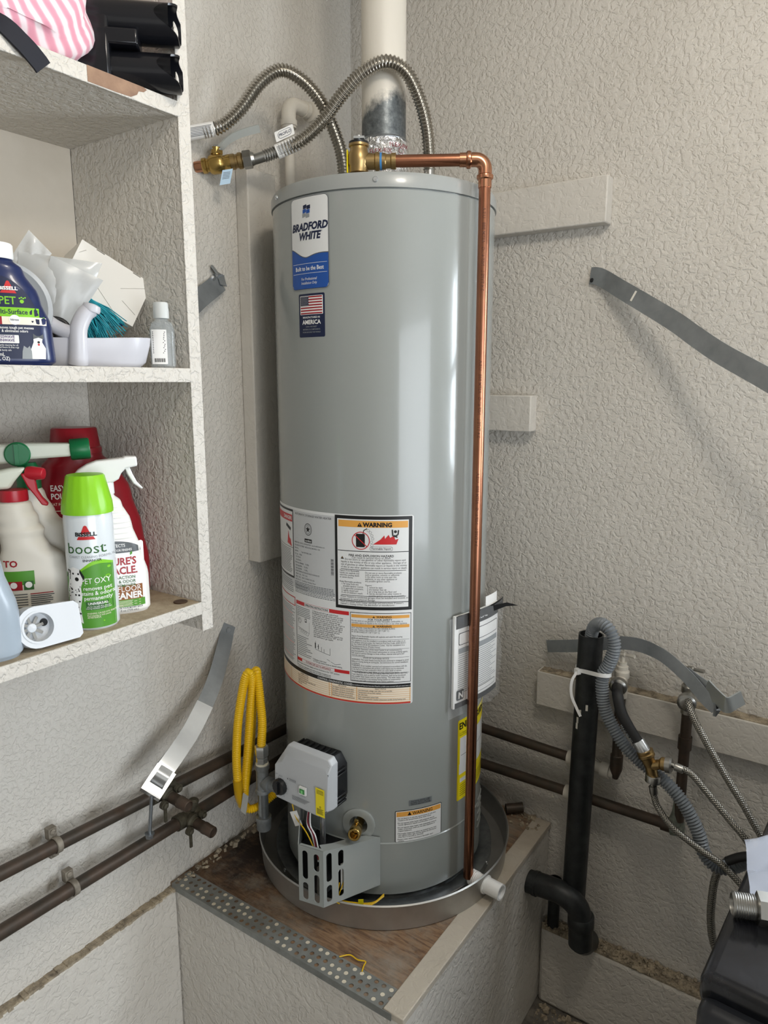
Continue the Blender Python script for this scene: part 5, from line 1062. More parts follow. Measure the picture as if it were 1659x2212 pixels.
def smooth_secs(secs, n=4):
    out = []
    for i in range(len(secs) - 1):
        p = [secs[max(0, i - 1)], secs[i], secs[i + 1], secs[min(len(secs) - 1, i + 2)]]
        for k in range(n):
            t_ = k / n; q_ = [secs[i][0] + (secs[i + 1][0] - secs[i][0]) * t_]
            for d in range(1, 5):
                a, b_, c, e = (x[d] for x in p); h = t_ * t_ * (3 - 2 * t_); q_.append(b_ + (c - b_) * h)
            out.append(tuple(q_))
    out.append(secs[-1]); return out
PIN = [ink(k) for k in ('black', 'white', 'red', 'lime', 'green', 'dgreen', 'brown', 'navy', 'grey', 'dgrey', 'dred', 'purple', 'cream')]
pK, pW, pR, pLI, pG, pDG, pBR, pNV, pGY, pD, pDR, pPU, pC = range(13)
def logo(t, s, u, v, h, off, inkc=pK):
    t.poly(s, [(u - h * .33, v + h * .40), (u + h * .33, v + h * .40), (u + h * .1, v + h * .95), (u, v + h), (u - h * .1, v + h * .95)], off, pR); t.poly(s, [(u - h * .60, v), (u + h * .60, v), (u + h * .48, v + h * .22), (u - h * .48, v + h * .22)], off, pR)
    t.text(s, 'BiSSELL', u, v + h * .26, h * .38, off + .0003, inkc, .04, 0, 'CENTER', 1.15)
def pet(t, s, u, v, h, off, spots=True):    # spotted dog printed on the can
    t.poly(s, [(u - .30 * h, v), (u - .16 * h, v), (u - .13 * h, v + .25 * h), (u - .08 * h, v + .02 * h), (u + .05 * h, v), (u + .02 * h, v + .25 * h), (u + .06 * h, v + .45 * h), (u + .05 * h, v + .62 * h), (u + .09 * h, v + .75 * h), (u + .04 * h, v + .93 * h), (u - .06 * h, v + .96 * h), (u - .16 * h, v + .92 * h), (u - .16 * h, v + .72 * h), (u - .2 * h, v + .55 * h), (u - .24 * h, v + .3 * h)], off, pW)
    t.poly(s, [(u - .16 * h, v + .92 * h), (u - .2 * h, v + .78 * h), (u - .13 * h, v + .74 * h), (u - .11 * h, v + .9 * h)], off + .0002, pK); t.poly(s, [(u + .05 * h, v + .93 * h), (u + .12 * h, v + .8 * h), (u + .10 * h, v + .74 * h), (u + .04 * h, v + .88 * h)], off + .0002, pK)
    t.disc(s, u - .01 * h, v + .76 * h, .035 * h, off + .0002, pK, 8); t.disc(s, u - .07 * h, v + .85 * h, .018 * h, off + .0002, pK, 6); t.disc(s, u + .02 * h, v + .85 * h, .018 * h, off + .0002, pK, 6); t.line(s, (u - .14 * h, v + .66 * h), (u + .04 * h, v + .63 * h), .03 * h, off + .0002, pK)
    q_ = random.Random(5)
    for _ in range(26): t.disc(s, u - .16 * h + .18 * h * q_.random(), v + .62 * h * q_.random() ** .8, (.008 + .012 * q_.random()) * h, off + .0002, pK, 6)
# ---- green topped spray can
ca = thing('spray_can', 'green capped carpet cleaner spray can with a dalmatian picture', 'spray can', (.238, -1.000, 1.2527)); X1 = XF(.238, -1.0, 1.2527, 44)
r0 = .0362; cb_ = Body([(0, r0 * .93, r0 * .93, 2, 0), (.004, r0, r0, 2, 0), (.17, r0, r0, 2, 0), (.182, r0 * .96, r0 * .96, 2, 0), (.188, r0 * .8, r0 * .8, 2, 0)])
b = MB(X1); cb_.mesh(b, 48); body = b.build('can', mat('can_white_gloss', 'd9dfe2', .2, coat=.4), ca)
t = MB(X1); us = [-.0345 + .069 * k / 30 for k in range(31)]
t.band(cb_, us, lambda u: .004, lambda u: .097 + .008 * math.sin(u * 70 + .2), .0003, pG); t.band(cb_, us, lambda u: .097 + .008 * math.sin(u * 70 + .2), lambda u: .100 + .011 * math.sin(u * 70 + .3), .0003, pLI)
logo(t, cb_, .003, .143, .022, .0004); t.text(cb_, 'boost', .001, .1215, .0235, .0004, pDG, 0, 0, 'CENTER', 1.02); t.text(cb_, 'CARPET CLEANING FORMULA', .008, .1145, .0052, .0004, pGY, 0, 0, 'CENTER', .92); t.text(cb_, 'ENHANCER', .009, .109, .0052, .0004, pK, .015, 0, 'CENTER', .95)
t.text(cb_, 'PET OXY', .0115, .0745, .0125, .0006, pW, 0, 0, 'CENTER', .80); t.line(cb_, (-.004, .0725), (.030, .0725), .0005, .0006, pW); t.text(cb_, 'removes pet\nstains & odors\npermanently', .013, .064, .0088, .0006, pW, .008, 0, 'CENTER', .86, .88)
t.patch(cb_, -.004, .032, .033, .046, 0, .0005, pDG); t.text(cb_, 'UNIVERSAL', .013, .041, .0055, .0007, pW, .02, 0, 'CENTER', 1.0); t.text(cb_, 'safe for use with ALL carpet\ncleaning machines and formulas', .013, .037, .0034, .0007, pW, 0, 0, 'CENTER', .8, .8); t.text(cb_, 'WARNING: CAUSES EYE IRRITATION.\nRead warning on side panel.\nADVERTENCIA:', -.003, .026, .0038, .0006, pC, 0, 0, 'LEFT', .75, .85)
for u, v, q_ in ((.028, .083, .003), (.029, .06, .004), (.03, .098, .002), (.02, .014, .001)): t.disc(cb_, u, v, q_, .0006, pLI, 14)
pet(t, cb_, -.014, .012, .092, .0007); t.build('printing', PIN, body)
b = MB(X1); b.lathe([(.0375, .180), (.0375, .187), (.036, .196), (.0275, .236), (.0262, .238), (.012, .2385)], (0, 0, 0), (0, 0, 1), 72, mod=lambda a, z: 1 + (.022 * max(0, math.cos(18 * a)) if .19 < z < .237 else 0)); b.build('green_cap', mat('lime_cap', '86c81e', .35), ca)
# ---- spray bottles
def trigger_bottle(name, label, X, loc, secs, mbody, collar, head_poly, trig_poly, mh, mt, mc, nose=None, cat='spray bottle'):
    th = thing(name, label, cat, loc); B = Body(smooth_secs(secs)); b = MB(X); B.mesh(b, 44, 0, 2); bo = b.build('bottle', mbody, th)
    cx, z0, z1, cr = collar; b = MB(X); b.lathe([(cr, z0), (cr * 1.02, z0 + .002), (cr * .98, z1)], (cx, 0, 0), (0, 0, 1), 36, mod=lambda a, z: 1 + .02 * math.cos(18 * a)); b.build('collar', mc, th)
    b = MB(X); b.extr(head_poly, (0, .011, 0), (1, 0, 0), (0, 0, 1), (0, -1, 0), .022); b.build('trigger_head', mh, th, bevel=.005, bseg=3)
    b = MB(X); b.extr(trig_poly, (0, .006, 0), (1, 0, 0), (0, 0, 1), (0, -1, 0), .012); b.build('trigger', mt, th, bevel=.002)
    if nose: b = MB(X); b.lathe(nose[2], (nose[0], 0, nose[1]), nose[3], 8 if nose[4] else 24, smooth=not nose[4]); b.build('nozzle', mt if not nose[4] else mh, th, bevel=.001)
    return th, B, bo
X2 = XF(.207, -.943, 1.2527, 57)
fc, B2, bo = trigger_bottle('spray_bottle', 'white trigger spray bottle with a brown and green floor cleaner label', X2, (.207, -.943, 1.2527),
    [(0, .052, .026, 3, 0), (.006, .056, .029, 3, 0), (.06, .056, .029, 3, 0), (.10, .051, .027, 2.8, -.004), (.15, .040, .023, 2.6, -.006), (.185, .024, .018, 2.3, -.004), (.197, .012, .012, 2, -.0025), (.205, .0115, .0115, 2, -.0025)],
    mat('bottle_white', 'e6e4df', .35), (-.0025, .198, .217, .0135), [(-0.049, 0.23), (-0.041, 0.239), (-0.028, 0.247), (-0.013, 0.2525), (0.027, 0.256), (0.029, 0.258), (0.048, 0.2575), (0.049, 0.242), (0.031, 0.239), (0.023, 0.231), (0.019, 0.222), (0.009, 0.2165), (-0.016, 0.2165), (-0.019, 0.226)], [(0.029, 0.24), (0.037, 0.24), (0.041, 0.228), (0.047, 0.215), (0.056, 0.2045), (0.053, 0.203), (0.041, 0.213), (0.033, 0.228)], M_white, M_white, M_white)
t = MB(X2)
t.patch(B2, -.050, .050, .003, .118, .004, .0003, pW)
us = [-.045 + .09 * k / 20 for k in range(21)]; t.band(B2, us, lambda u: .103, lambda u: .103 + .020 * math.sqrt(max(0, 1 - (u / .046) ** 2)), .0005, pD)
t.text(B2, 'PROTECTS', .006, .113, .007, .0007, pW, .01, 0, 'CENTER', .9); t.text(B2, 'NATURAL FLOOR FINISHES', .006, .106, .0052, .0007, pW, .01, 0, 'CENTER', .8)
t.text(B2, "NATURE'S", .037, .0835, .0165, .0006, pDR, .03, 0, 'RIGHT', .9); t.text(B2, 'MIRACLE.', .038, .0685, .0165, .0006, pDR, .03, 0, 'RIGHT', .9); t.text(B2, 'DUAL-ACTION\nSTAIN & ODOR\nREMOVER', .034, .060, .0072, .0006, pDG, .01, 0, 'RIGHT', .95, .95); t.poly(B2, [(.028, .098), (.0315, .1005), (.031, .105), (.0275, .102)], .0006, pG)
t.patch(B2, -.046, .044, .0245, .049, 0, .0006, pBR); t.text(B2, 'HARD FLOOR', .042, .0385, .0135, .0008, pW, 0, 0, 'RIGHT', .86); t.text(B2, 'CLEANER', .043, .0265, .0150, .0008, pW, .035, 0, 'RIGHT', .92); t.patch(B2, -.046, .047, .0125, .0245, 0, .0006, pG)
for i in range(5): t.line(B2, (-.02, .0225 - .002 * i), (.04 - .006 * (i % 2), .0225 - .002 * i), .0006, .0008, pC)
t.text(B2, 'OR YOUR MONEY BACK', .043, .0095, .0038, .0006, pK, .01, 0, 'RIGHT', .9); t.text(B2, '24 fl oz (709 mL)', .036, .0045, .0056, .0006, pD, 0, 0, 'RIGHT', .9); t.build('printing', PIN, bo)
for i in range(7):
    z = .125 + .0085 * i; b = MB(X2); q_ = B2.at(z); b.patch(lambda u, v, off=0: B2(u, v, .0012 * math.sin(math.pi * max(0, min(1, (v - z) / .005)))), q_[4] - q_[1] * .2, q_[4] + q_[1] * .93, z, z + .005, 0, 0, 0, nu=10, nv=4); b.build('grip_rib', _M['bottle_white'], bo)
# white bottle with a red trigger
X3 = XF(.157, -1.042, 1.2527, 58)
wv = [(0, .050, .022, 2.8, .0), (.006, .054, .025, 2.8, .0), (.07, .054, .025, 2.8, 0), (.105, .046, .024, 2.5, -.006), (.125, .034, .025, 2.3, -.014), (.140, .031, .024, 2.2, -.018), (.150, .033, .0245, 2.2, -.018), (.160, .029, .023, 2.1, -.021), (.170, .030, .023, 2.1, -.022), (.182, .026, .022, 2, -.024), (.192, .024, .021, 2, -.024), (.198, .017, .017, 2, -.024)]
rt, B3, bo3 = trigger_bottle('spray_bottle', 'off-white grip spray bottle with a red collar and red trigger', X3, (.157, -1.042, 1.2527), wv, mat('bottle_offwhite', 'd9d4c8', .4), (-.024, .197, .214, .020),
    [(-.054, .216), (-.060, .226), (-.057, .236), (-.045, .244), (-.024, .248), (-.004, .2475), (-.010, .240), (-.020, .228), (-.028, .216)], [(-.012, .238), (.001, .240), (.008, .230), (.010, .212), (.016, .200), (.024, .190), (.022, .186), (.014, .188), (.006, .202), (-.004, .218)], mat('trigger_cream', 'd3d6c6', .35), mat('trigger_red', 'b01d2c', .32), _M['trigger_red'], (.004, .238, [(.010, -.008), (.011, 0), (.0095, .014), (.0085, .018)], (.9, -.35, -.05), False))
t = MB(X3)
t.patch(B3, -.046, -.004, .068, .090, 0, .0005, pG); t.patch(B3, -.046, -.022, .060, .074, 0, .0007, pDR); t.disc(B3, -.034, .068, .005, .0009, pW, 12); t.patch(B3, -.020, -.006, .060, .074, 0, .0007, pDG); t.disc(B3, -.013, .068, .005, .0009, pW, 12)
t.text(B3, 'TO', -.046, .097, .014, .0005, pDR, .03)
for i in range(14): t.line(B3, (-.012, .053 - .0031 * i), (.022 - .008 * rnd.random(), .053 - .0031 * i), .0014, .0005, pDR if i in (0, 7) else pD)
for i in range(10): t.line(B3, (-.046, .053 - .0042 * i), (-.016, .053 - .0042 * i), .0014, .0005, pD)
t.build('printing', PIN, bo3)
# white bottle with the green hose-end sprayer
X4 = XF(.126, -.999, 1.2527, 58); hs = thing('spray_bottle', 'white bottle with a green-collared hose-end sprayer behind the red trigger bottle', 'spray bottle', (.126, -.999, 1.2527))
B4 = Body(smooth_secs([(0, .050, .021, 2.8, 0), (.006, .055, .024, 2.8, 0), (.09, .055, .024, 2.8, 0), (.135, .048, .023, 2.5, -.006), (.165, .030, .024, 2.2, -.018), (.20, .022, .02, 2, -.024), (.212, .017, .017, 2, -.024)])); b = MB(X4); B4.mesh(b, 40, 0, 2); b.build('bottle', _M['bottle_offwhite'], hs)
M_grn = mat('sprayer_green', '0f6b3c', .38)
b = MB(X4); b.lathe([(.018, .206), (.018, .238), (.012, .25)], (-.024, 0, 0), (0, 0, 1), 24); b.build('green_neck', M_grn, hs)
b = MB(X4); b.extr([(-.078, .268), (-.076, .280), (-.020, .281), (.042, .279), (.042, .258), (-.02, .256), (-.055, .250), (-.070, .250)], (0, .014, 0), (1, 0, 0), (0, 0, 1), (0, -1, 0), .028); b.build('sprayer_barrel', _M['trigger_cream'], hs, bevel=.004)
b = MB(X4); b.lathe([(.0155, 0), (.017, .002), (.017, .028), (.0155, .030), (.0125, .030), (.0125, .02)], (.040, 0, .268), (1, 0, .05), 28, mod=lambda a, z: 1 + .03 * math.cos(14 * a)); b.build('hose_collar', M_grn, hs)
b = MB(X4); b.lathe([(.019, 0), (.019, .006), (.017, .008)], (-.036, -.012, .265), (0, -1, 0), 28); b.box((-.040, -.025, .250), (-.034, -.019, .281)); b.build('dial', M_grn, hs)
# red jug
X5 = XF(.105, -.915, 1.2527, 57); rj = thing('jug', 'large dark red jug with a ribbed red cap', 'jug', (.105, -.915, 1.2527))
B5 = Body(smooth_secs([(0, .088, .032, 2.8, 0), (.008, .096, .035, 2.8, 0), (.06, .098, .035, 2.8, 0), (.12, .090, .036, 2.7, -.001), (.19, .075, .038, 2.5, -.002), (.235, .060, .040, 2.3, -.008), (.252, .043, .040, 2, -.012), (.262, .0405, .0395, 2, -.012)])); M_red = mat('jug_red', '8e1220', .3)
b = MB(X5); B5.mesh(b, 48, 0, 2); bo5 = b.build('bottle', M_red, rj)
b = MB(X5); b.lathe([(.0425, .258), (.0425, .266), (.040, .268), (.0395, .27), (.036, .298), (.034, .3005), (.01, .301)], (-.012, 0, 0), (0, 0, 1), 120, mod=lambda a, z: 1 + (.012 * math.cos(60 * a) if .268 < z < .299 else 0)); b.build('ribbed_cap', M_red, rj)
t = MB(X5); t.patch(B5, -.075, .03, .10, .130, 0, .0004, pW); t.text(B5, 'EASY\nPOUR', -.055, .197, .014, .0004, pW, .02, 0, 'LEFT', .75); t.text(B5, 'GREAT FOR', -.063, .172, .007, .0004, pC, 0, 0, 'LEFT', .8); t.text(B5, "NATURE'S", -.066, .136, .018, .0004, pC, .02, 0, 'LEFT', .75); t.line(B5, (-.065, .163), (.02, .163), .0012, .0004, pC); t.build('printing', PIN, bo5)
# pale blue-grey bottle at the edge
X6 = XF(.235, -1.180, 1.2527, 58); gb = thing('bottle', 'plain pale blue-grey plastic bottle beside the air freshener', 'bottle', (.235, -1.18, 1.2527))
B6 = Body(smooth_secs([(0, .052, .03, 2.6, 0), (.008, .057, .034, 2.6, 0), (.06, .055, .034, 2.6, 0), (.13, .043, .03, 2.4, -.004), (.18, .030, .025, 2.2, -.008), (.225, .018, .018, 2, -.01), (.235, .014, .014, 2, -.01)])); b = MB(X6); B6.mesh(b, 40, 0, 2); b.build('bottle_body', mat('blue_grey_plastic', '9fabb6', .3), gb)
b = MB(X6); b.lathe([(.017, .232), (.017, .262), (.014, .265)], (-.01, 0, 0), (0, 0, 1), 28, mod=lambda a, z: 1 + .02 * math.cos(20 * a)); b.build('screw_cap', M_white, gb)
# air freshener
af = thing('air_freshener', 'white plug-in air freshener with a round fan grille on the lower shelf', 'air freshener', (.262, -1.095, 1.2527)); X7 = XF(.266, -1.095, 1.2527, 82, -14); M_af = mat('freshener_white', 'd3d7db', .38)
sl_a = (163, 180.6, 198); ang_ = sorted([a for a in range(90, 271, 15) if all(abs(a - q_) > 3 for q_ in sl_a)] + [q_ + e_ for q_ in sl_a for e_ in (-1.4, 1.4)])
ol = [(-.018 + .028 * math.cos(R(a)), .030 + .030 * math.sin(R(a))) for a in ang_] + [(.038, .001), (.044, .006), (.044, .050), (.038, .056)]; slit = [i for i, a in enumerate(ang_) if any(abs(a + 1.4 - q_) < .01 for q_ in sl_a)]
vs, fs = holed([ol, [(-.016 + .021 * math.cos(R(a)), .030 + .022 * math.sin(R(a))) for a in range(0, 360, 15)]])
b = MB(X7); b.add([(x, -.018, z) for x, z in vs], fs, 0, False); b.extr(ol, (0, .022, 0), (1, 0, 0), (0, 0, 1), (0, -1, 0), .001); n = len(ol)
b.add([(x, y, z) for y in (-.018, -.004, .008, .022) for x, z in ol], [(r_ * n + i, r_ * n + (i + 1) % n, (r_ + 1) * n + (i + 1) % n, (r_ + 1) * n + i) for r_ in range(3) for i in range(n) if not (r_ == 1 and i in slit)], 0, True); b.build('shell', M_af, af)
b = MB(X7); b.lathe([(.0235, -.002), (.0235, .001), (.0205, .001), (.0205, -.016), (.0001, -.0165)], (-.016, -.018, .030), (0, -1, 0), 36, 0, cap=(False, False)); b.build('grille_ring', M_af, af)
for k in range(8):
    a = R(45 * k + 10); b = MB(X7); b.obox((-.022 + .011 * math.cos(a), -.006, .030 + .011 * math.sin(a)), (.012, .002, .004), Matrix.Rotation(-a, 3, 'Y')); b.build('fan_blade', M_steel, af)
b = MB(X7); b.lathe([(.008, 0), (.006, .006), (.001, .009)], (-.022, -.003, .030), (0, -1, 0), 18); b.build('fan_hub', M_af, af)
b = MB(X7); b.lathe([(.0055, 0), (.0055, .0008)], (-.003, -.0025, .034), (0, -1, 0), 18); b.build('dark_hole_disc', M_black, af)  # black disc painted in for the shade inside a hole in the grille
b = MB(); b.lathe([(.0115, 0), (.012, .0005), (.012, .0014), (.0115, .0018)], (.262, -.852, 1.2527), (0, 0, 1), 28); tag(b.build('coin', mat('coin_copper', '5f4a38', .4, .8), loc=(.262, -.852, 1.2527)), 'dark copper coin lying flat in the shelf corner', 'coin')

# ------------------------------------------------------------------ middle shelf
Z2 = 1.6517
X8 = XF(.245, -1.113, Z2, 58); bb = thing('cleaner_bottle', 'navy blue pet floor cleaner bottle with a white cap', 'bottle', (.245, -1.113, Z2))
B8 = Body(smooth_secs([(0, .060, .028, 3, 0), (.005, .066, .031, 3, 0), (.05, .064, .031, 2.8, 0), (.09, .052, .028, 2.6, 0), (.125, .034, .023, 2.3, 0), (.138, .022, .019, 2, 0), (.143, .019, .018, 2, 0)]))
b = MB(X8); B8.mesh(b, 48, 0, 2); bo8 = b.build('bottle', mat('bottle_navy', '142350', .3, coat=.2), bb)
b = MB(X8); b.lathe([(.0235, .137), (.0245, .139), (.0245, .155), (.023, .157), (.008, .1575)], (0, 0, 0), (0, 0, 1), 36); b.build('cap', M_white, bb)
t = MB(X8); us = [-.05 + .1 * k / 24 for k in range(25)]
t.band(B8, us, lambda u: .008, lambda u: .05 + .065 * max(0, 1 - (u / .052) ** 2) ** .6, .0003, pNV); logo(t, B8, .016, .092, .016, .0005, pW); t.text(B8, 'PET', .014, .078, .014, .0005, pLI, .01, 0, 'CENTER', .9); t.disc(B8, .031, .082, .0025, .0005, pLI, 10); [t.disc(B8, .0285 + .0022 * k, .086 + .001 * (k % 2), .001, .0005, pLI, 8) for k in range(4)]
t.patch(B8, -.05, .056, .062, .074, 0, .0005, pLI); t.text(B8, 'Multi-Surface', .016, .0655, .0088, .0007, pNV, .015, 0, 'CENTER', .9); t.patch(B8, -.05, .006, .052, .062, 0, .0005, pDR); t.patch(B8, .006, .058, .052, .062, 0, .0005, pC); t.disc(B8, .021, .058, .0065, .0007, pW, 16); t.text(B8, 'febreze', .021, .0570, .0036, .0009, pNV, .01, 0, 'CENTER', .9)
t.text(B8, 'Removes tough pet messes\n& eliminates odors', .020, .0465, .0048, .0005, pW, .012, 0, 'CENTER', .85, .9); t.patch(B8, -.012, .024, .028, .0385, .001, .0005, pW); t.text(B8, 'CROSSWAVE\n& SPINWAVE', .006, .0345, .0050, .0007, pPU, .02, 0, 'CENTER', .9, .9)
t.text(B8, 'Powerful cleaning for all\nsealed floors & area rugs', -.004, .0245, .0032, .0005, pW, 0, 0, 'LEFT', .85, .9); t.text(B8, 'Pet & family safe', -.004, .018, .0032, .0005, pW, 0, 0, 'LEFT', .85); t.text(B8, '236 mL\n(8 FL OZ)', -.010, .0115, .0065, .0005, pW, .008, 0, 'LEFT', .8, .85)
t.poly(B8, [(.036, .008), (.054, .008), (.055, .022), (.051, .030), (.053, .041), (.049, .038), (.045, .038), (.041, .041), (.041, .030), (.037, .020)], .0005, pW); t.poly(B8, [(.041, .041), (.045, .038), (.049, .038), (.053, .041), (.053, .034), (.047, .036), (.041, .034)], .0007, pD); t.disc(B8, .047, .030, .0016, .0008, pK, 8); t.disc(B8, .047, .0268, .0014, .0008, pR, 8); t.poly(B8, [(.026, .008), (.038, .008), (.038, .018), (.036, .025), (.033, .022), (.029, .025), (.027, .018)], .0006, pGY); t.build('printing', PIN, bo8)
# grey round lid behind it
b = MB(XF(.190, -1.078, 1.733, 58, -8)); b.lathe([(.062, -.008), (.066, -.004), (.066, .006), (.060, .008), (.052, .004), (.002, .003)], (0, 0, 0), (0, -1, 0), 48)
gl = tag(b.build('round_lid', mat('lid_grey', 'a5a9ac', .35), loc=(.19, -1.078, 1.668)), 'round grey plastic lid leaning behind the navy bottle', 'lid')
# white plastic scoop tray
X9 = XF(.205, -.955, Z2, 58); tr = thing('scoop_tray', 'white plastic scoop tray with a raised handle', 'tray', (.205, -.955, Z2))
rr = []
for (k, z, o) in ((.80, 0, 0), (.90, .008, 0), (.98, .030, 0), (1.0, .042, 0), (.975, .042, 0), (.95, .030, 0), (.86, .010, 0), (.10, .006, 0)):
    ring = []
    for j in range(48):
        a = 2 * math.pi * j / 48; c_, s_ = math.cos(a), math.sin(a); x = .092 * math.copysign(abs(c_) ** .8, c_) * k; y = (.045 if s_ > 0 else .055) * math.copysign(abs(s_) ** .85, s_) * k
        ring.append(Vector((x, y, z + (.004 * max(0, c_) if z > .02 else 0))))
    rr.append(ring)
M_tray = mat('tray_white', 'c4c4ca', .32)
b = MB(X9); b.rings(rr); b.build('bowl', M_tray, tr)
b = MB(X9); b.tube([(-.018, -.048, .004), (-.016, -.053, .030), (-.014, -.054, .055), (-.004, -.052, .076), (.006, -.050, .084)], .014, 20, .006, r2=.0115); b.lathe([(.0125, 0), (.0135, .004), (.012, .010), (.006, .012)], (.004, -.0505, .080), (.3, 0, 1), 20); b.build('front_handle', M_tray, tr)
b = MB(X9); b.tube([(-.072, -.030, .074), (-.062, -.036, .072), (-.045, -.042, .058), (-.028, -.048, .050), (-.014, -.052, .052)], .0095, 18, .006, r2=.011); b.build('side_handle', M_tray, tr)
# scissors handle in the tray
sc = thing('scissors', 'black-handled scissors lying in the white tray', 'scissors', (.182, -.985, Z2 + .03))
def torus(X, c, R0, r, tilt, name, par):
    b = MB(X); P = [Vector(c) + Vector((R0 * 1.2 * math.cos(R(a)), tilt * R0 * math.sin(R(a)), R0 * math.sin(R(a)))) for a in range(0, 361, 15)]; b.tube(P, r, 12, .004); return b.build(name, M_black, par)
torus(X9, (-.046, -.036, .054), .0155, .0042, .2, 'finger_ring', sc); torus(X9, (-.064, -.012, .046), .0155, .0042, .5, 'finger_ring', sc)
b = MB(X9); b.obox((-.02, .0, .032), (.06, .003, .010), Matrix.Rotation(R(10), 3, 'Y')); b.build('blade', M_steel, sc)
# teal duster
td = thing('duster', 'teal bristled duster brush under the white box', 'duster', (.168, -.925, Z2 + .03)); q_ = random.Random(11)
b = MB(); ctr = Vector((.155, -.945, 1.765)); rt_ = Vector((.53, .85, 0)); tw = Vector((.85, -.53, 0))
b.lathe([(.012, 0), (.016, .006), (.016, .03), (.010, .036)], ctr - Vector((0, 0, .004)), (-.2, -.3, 1), 18); b.build('brush_head', mat('teal_plastic', '1b7f8c', .4), td)
b = MB()
for k in range(420):
    a = q_.uniform(-.05, 1.1); sp2 = q_.uniform(-.35, .75); d = (rt_ * (math.sin(a * 1.2) * .8) + Vector((0, 0, -math.cos(a * 1.1))) + tw * sp2 * .8).normalized(); p0 = ctr + rt_ * q_.uniform(-.02, .02) + tw * q_.uniform(-.012, .012); L_ = q_.uniform(.05, .082)
    p1 = p0 + d * L_ * .6; p2 = p0 + d * L_ + Vector((0, 0, -.008)); p2.z = max(p2.z, Z2 + .012)
    b.tube([p0, p1, p2], .0011, 4, .05, smooth_path=False, r2=.0007)
b.build('bristles', mat('teal_bristle', '2aa0b0', .45, var=(60, '156c7a', .8)), td)['kind'] = 'stuff'
# white cardboard box, tipped over
wb = thing('cardboard_box', 'white cardboard box tipped on its corner above the duster', 'box', (.14, -.905, 1.76))
nn_ = (tw + rt_ * .28 + Vector((0, 0, .12))).normalized(); e1 = rt_ * .888 - Vector((0, 0, 1)) * .46; e1 = (e1 - nn_ * e1.dot(nn_)).normalized(); e2 = nn_.cross(e1)
if e2.z < 0: e2 = -e2
fc_ = Vector((.168, -.888, 1.787)); wbx, hbx, dbx = .124, .084, .10
def bp(a, c, d): return fc_ + e1 * (a * wbx / 2) + e2 * (c * hbx / 2) + nn_ * d
b = MB(); b.add([bp(-1, -1, 0), bp(1, -1, 0), bp(1, 1, 0), bp(-1, 1, 0), bp(-1, -1, -dbx), bp(1, -1, -dbx), bp(1, 1, -dbx), bp(-1, 1, -dbx)], [(0, 1, 2, 3), (4, 7, 6, 5), (0, 4, 5, 1), (1, 5, 6, 2), (2, 6, 7, 3), (3, 7, 4, 0)], 0, False); ff = Flat(fc_, e1, e2); rB = Matrix((e1, e2, nn_)).transposed(); cuts = []
for p, q2 in (((-.02, -.010), (.028, -.038)), ((.02, .005), (.058, .030)), ((-.058, .020), (-.05, .030)), ((.03, -.012), (.058, -.022))):
    d_ = Vector((q2[0] - p[0], q2[1] - p[1])); m = MB(); m.obox(ff((p[0] + q2[0]) / 2, (p[1] + q2[1]) / 2, 0), (d_.length, .0008, .004), rB @ Matrix.Rotation(math.atan2(d_.y, d_.x), 3, 'Z')); cuts.append(m)
for u in (-.030, .034): m = MB(); m.obox(ff(u, hbx / 2 - .0012, 0), (.014, .0018, .024), rB); cuts.append(m)
carton = b.build('carton', M_whitec, wb); carve(carton, cuts)
lf = Flat(bp(-1, 0, 0), -nn_, e2); b = MB(); b.patch(lf, .045, dbx - .001, -.03, hbx / 2 - .004, 0, .0005, 0); b.patch(lf, .040, .045, -.03, hbx / 2 - .002, 0, .0005, 1); b.build('side_print', [ink('purple'), ink('blue')], wb)
bf = Flat(bp(0, -1, 0), e1, nn_); b = MB(); b.patch(bf, -.05, .03, -.05, -.012, 0, .0004, 1); b.patch(bf, .012, .052, -.03, -.008, 0, .0006, 0)
for i in range(6): b.line(bf, (-.048, -.015 - .004 * i), (.008, -.015 - .004 * i), .001, .0006, 0)
b.build('bottom_print', [ink('blue'), ink('sky')], wb)
# crumpled mailer bag
mg = thing('plastic_packet', 'translucent crumpled plastic packet leaning on the white box', 'packet', (.16, -1.0, Z2 + .03)); q_ = random.Random(21)
def view(u, v, d): return Vector((.175, -.992, 1.655)) + rt_ * u + Vector((0, 0, v)) + tw * d
cn = [(-.032, .060), (.012, .028), (.112, .142), (.010, .188)]        # packet corners in its own upright plane
def packet(name, cn, d0, th_, m, par, n_=16, rough=.002, seed=1):
    q_ = random.Random(seed); b = MB()
    for sg in (1, -1):
        vs = []
        for i in range(n_ + 1):
            for j in range(n_ + 1):
                s_, t_ = i / n_, j / n_; a = [cn[0][k] * (1 - s_) * (1 - t_) + cn[1][k] * s_ * (1 - t_) + cn[2][k] * s_ * t_ + cn[3][k] * (1 - s_) * t_ for k in (0, 1)]
                bul = (16 * s_ * (1 - s_) * t_ * (1 - t_)) ** .6; vs.append(view(a[0], a[1], d0 + sg * (th_ * bul + .0004) + rough * bul * (q_.random() - .5) + .003 * math.sin(9 * s_ + 6 * t_) * bul))
        b.add(vs, [((i * (n_ + 1) + j), ((i + 1) * (n_ + 1) + j), ((i + 1) * (n_ + 1) + j + 1), (i * (n_ + 1) + j + 1)) for i in range(n_) for j in range(n_)], 0, True)
    return b.build(name, m, par, ang=180)
packet('packet_film', [(-.050, .075), (.020, .035), (.075, .155), (-.040, .165)], .0, .016, M_bagfilm, mg, seed=2)
packet('zip_flap', [(-.055, .150), (-.022, .140), (.005, .165), (-.024, .197)], -.004, .003, M_bagfilm, mg, 10, .0015, 5)
packet('inner_bag', [(-.034, .062), (.010, .036), (.074, .128), (.004, .160)], .012, .007, mat('grey_film', 'b3b4b2', .3), mg, 14, .002, 8)
